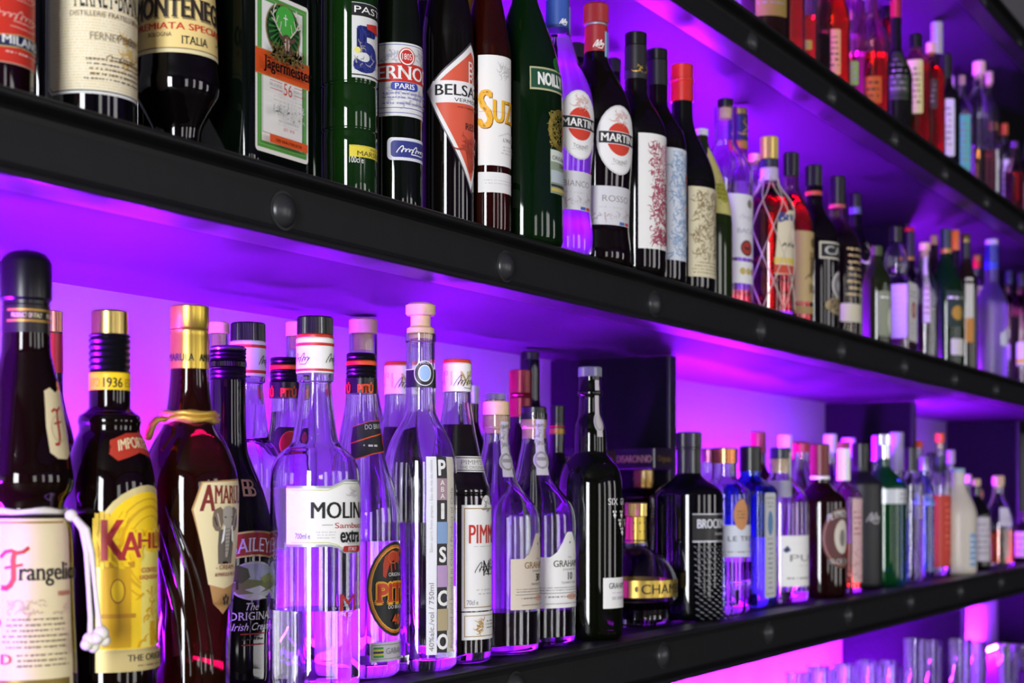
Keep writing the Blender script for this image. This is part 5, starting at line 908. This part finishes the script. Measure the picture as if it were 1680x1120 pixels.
# ---------------------------------------------------------------- upper shelf
RGL = G('#e0240e'); AMB = G('#d9480c')
TOP = [
 ('bottle in a gold box sleeve label at the start of the highest row', 1255, .82, 40, (-250, -220, 12, GOLD), (12, -190, -130), DK('#1c0a06'), None, None, (1240, 1290, -80, 30, '#8f7434')),
 ('red amber bottle beside the gold sleeved bottle on the highest shelf', 1297, .81, 24, (-150, -125, 8, BLK), (8, -100, -50), CLEAR, -40, AMB, None),
 ('clear bottle with a pink collar and a gold label over amber spirit', 1320, .81, 22, (-140, -115, 8, M('#d98a8c', .4)), (8, -90, -40), CLEAR, 30, AMB, (1318, 1332, 68, 84, '#a58d3c')),
 ('brown tinted clear bottle with a white neck band on the highest shelf', 1342, .815, 21, (-90, -65, 8, WHT), (8, -30, 10), G('#c9a6a0'), 60, M('#2a0a06', .1, trans=.4), None),
 ('round shouldered amber whisky bottle with a tan label on the highest shelf', 1366, .82, 29, (-130, -100, 9, BLK), (9, -40, 40), G('#ffd9c0'), 0, AMB, (1350, 1379, 51, 126, '#c99a5c')),
 ('pink clear bottle with a lime green band at its foot', 1396, .83, 25, (-90, -60, 9, M('#9a6ad0', .4)), (9, -30, 30), G('#f5b8d8'), 90, G('#ff8ab0'), (1383, 1408, 103, 142, '#6fae2c')),
 ('whisky bottle with an orange label and red amber contents', 1430, .815, 29, (-60, -30, 10, M('#2a1a2a', .4)), (10, 20, 70), G('#f0d0d0'), 92, RGL, (1409, 1446, 128, 172, '#c9561c')),
 ('red shouldered bottle behind the dark green labelled whisky', 1455, .905, 24, (10, 30, 8, BLK), (8, 36, 70), RGL, 40, None, None),
 ('bottle with a dark green label and pale lettering on the highest shelf', 1470, .815, 27, (0, 30, 9, M('#8e1c22', .4)), (9, 80, 130), DK('#10120c'), None, None, (1458, 1490, 84, 165, '#2e3a24')),
 ('dark bottle with a black cap and a tall pale yellow label', 1502, .81, 25, (57, 80, 11, BLK), (10, 86, 104), G('#e8c0b0'), 110, AMB, (1487, 1514, 100, 188, '#d6cf86')),
 ('red whisky bottle with a dark printed label over a white line', 1527, .815, 24, (70, 88, 8, WOOD, 'cork'), (8, 96, 128), G('#f0c0b8'), 112, RGL, (1515, 1538, 132, 180, '#3a2a28')),
 ('bottle with a silver white capsule behind the red whisky bottle', 1537, .85, 19, (37, 90, 10, M('#c9c6d2', .3, .3)), (9, 110, 145), DK('#14101a'), None, None, None),
 ('black necked bottle with a long white label on the highest shelf', 1552, .815, 23, (90, 130, 10, M('#15121c', .4)), (10, 138, 164), DK('#120e16'), None, None, (1539, 1566, 164, 258, '#dcd9e4')),
 ('slim bottle with a turquoise label beside the white label bottle', 1578, .805, 21, (124, 140, 6, M('#c090a8', .4)), (6, 150, 188), CLEAR, 240, None, (1566, 1592, 190, 282, '#5fb3bd')),
 ('tall clear decanter with a pale wooden stopper on the highest shelf', 1606, .82, 28, (101, 124, 11, M('#d9b7a0', .6), 'cork'), (10, 140, 190), CLEAR, 250, G('#f0b070'), None),
 ('second clear decanter with a wooden stopper, behind the taller decanter', 1622, .845, 18, (118, 138, 7, M('#cfae98', .6), 'cork'), (7, 150, 190), CLEAR, 260, None, None),
 ('clear bottle with a narrow white label beyond the decanters', 1630, .805, 16, (200, 214, 6, M('#c98a5a', .5)), (6, 222, 245), CLEAR, 280, None, (1623, 1638, 246, 318, '#ddd8dc')),
 ('clear bottle with a rust cap and tall white label near the highest row end', 1648, .84, 15, (203, 222, 6, M('#c0562c', .5)), (6, 230, 258), CLEAR, 290, None, (1640, 1656, 262, 330, '#e4dfe2')),
 ('red bottle with a cream ringed clear neck at the end of the highest row', 1664, .79, 16, (232, 244, 7, M('#5a3a6a', .4)), (7, 260, 286), G('#f0d0e0'), 284, RGL, None),
 ('dark bottle behind the red bottle at the end of the highest row', 1682, .86, 18, (225, 250, 8, BLK), (8, 262, 290), DK('#15101c'), None, None, (1672, 1694, 300, 345, '#8a6a5a')),
]
for lb, u, P, hw, cap, neck, mat, lev, liq, lab_ in TOP:
    b = Q(lb, u, P, 'top', hw, cap, neck, mat, level=lev, liq=liq, solid=lev is None)
    if lab_:
        l = paper(b, *lab_[:4], M(lab_[4], .5)); m_ = INK if u in (1430, 1366, 1502) else M('#8d8a80'); d = lab_[3]-lab_[2]; l.fine(-l.q+3, l.q-3, lab_[2]+d*.12, lab_[3]-d*.15, max(2, int(d/12)), m_, int(u), .7); l.done()
for u, P, hw, y0, y1, hc, c, lb in ((1388, .90, 24, -60, -30, 9, '#6a2ab0', 'violet capped bottle behind the pink bottle on the highest shelf'), (1410, .91, 22, -30, 0, 9, '#d9c9b8', 'pale corked bottle behind the orange label whisky'), (1440, .935, 18, 18, 46, 9, '#14131c', 'black capped bottle behind the red shouldered bottle'), (1560, .925, 18, 125, 150, 6, '#c9a0c0', 'pale capped bottle behind the white label bottle on the highest shelf')):
    Q(lb, u, P, 'top', hw, (y0, y1, hc, M(c, .4)), (hc*.9, y1+20, y1+60), CLEAR, level=y1+90)
# ---------------------------------------------------------------- drinking glasses on the counter
for u, P, y, hw, lb in ((1501, .79, 1047, 18.5, 'tall glass on the counter, standing in front of the dark divider'), (1531, .86, 1050, 17, 'tall glass just behind the one in front of the dark divider'), (1575, .79, 1048, 19, 'tall glass at the edge of the dark divider where the pink light begins'), (1603, .86, 1052, 17, 'tall glass second behind the edge of the dark divider'), (1655, .79, 1056, 19, 'tall glass last along the counter, against the violet light'), (1680, .86, 1058, 17, 'tall glass behind the last one along the counter')):
    glass(u, P, y, hw, lb, 'tall glasses on the counter')
for u, P, y, hw, lb in ((1310, .86, 1103, 21, 'first short tumbler in front of the bright pink wall'), (1352, .86, 1098, 21, 'second short tumbler in front of the bright pink wall'), (1342, .96, 1092, 20, 'tumbler in the back row before the bright pink wall'), (1392, .86, 1092, 20, 'tumbler between the pink wall and the dark divider'), (1384, .96, 1088, 19, 'back row tumbler at the end of the pink wall'), (1430, .86, 1090, 19, 'short tumbler before the dark divider'), (1422, .96, 1083, 18, 'back row tumbler close to the dark divider'), (1464, .86, 1092, 18, 'short tumbler next to the first tall glass'), (1458, .96, 1083, 17, 'back row tumbler next to the first tall glass')):
    glass(u, P, y, hw, lb, 'short tumblers on the counter', .86)
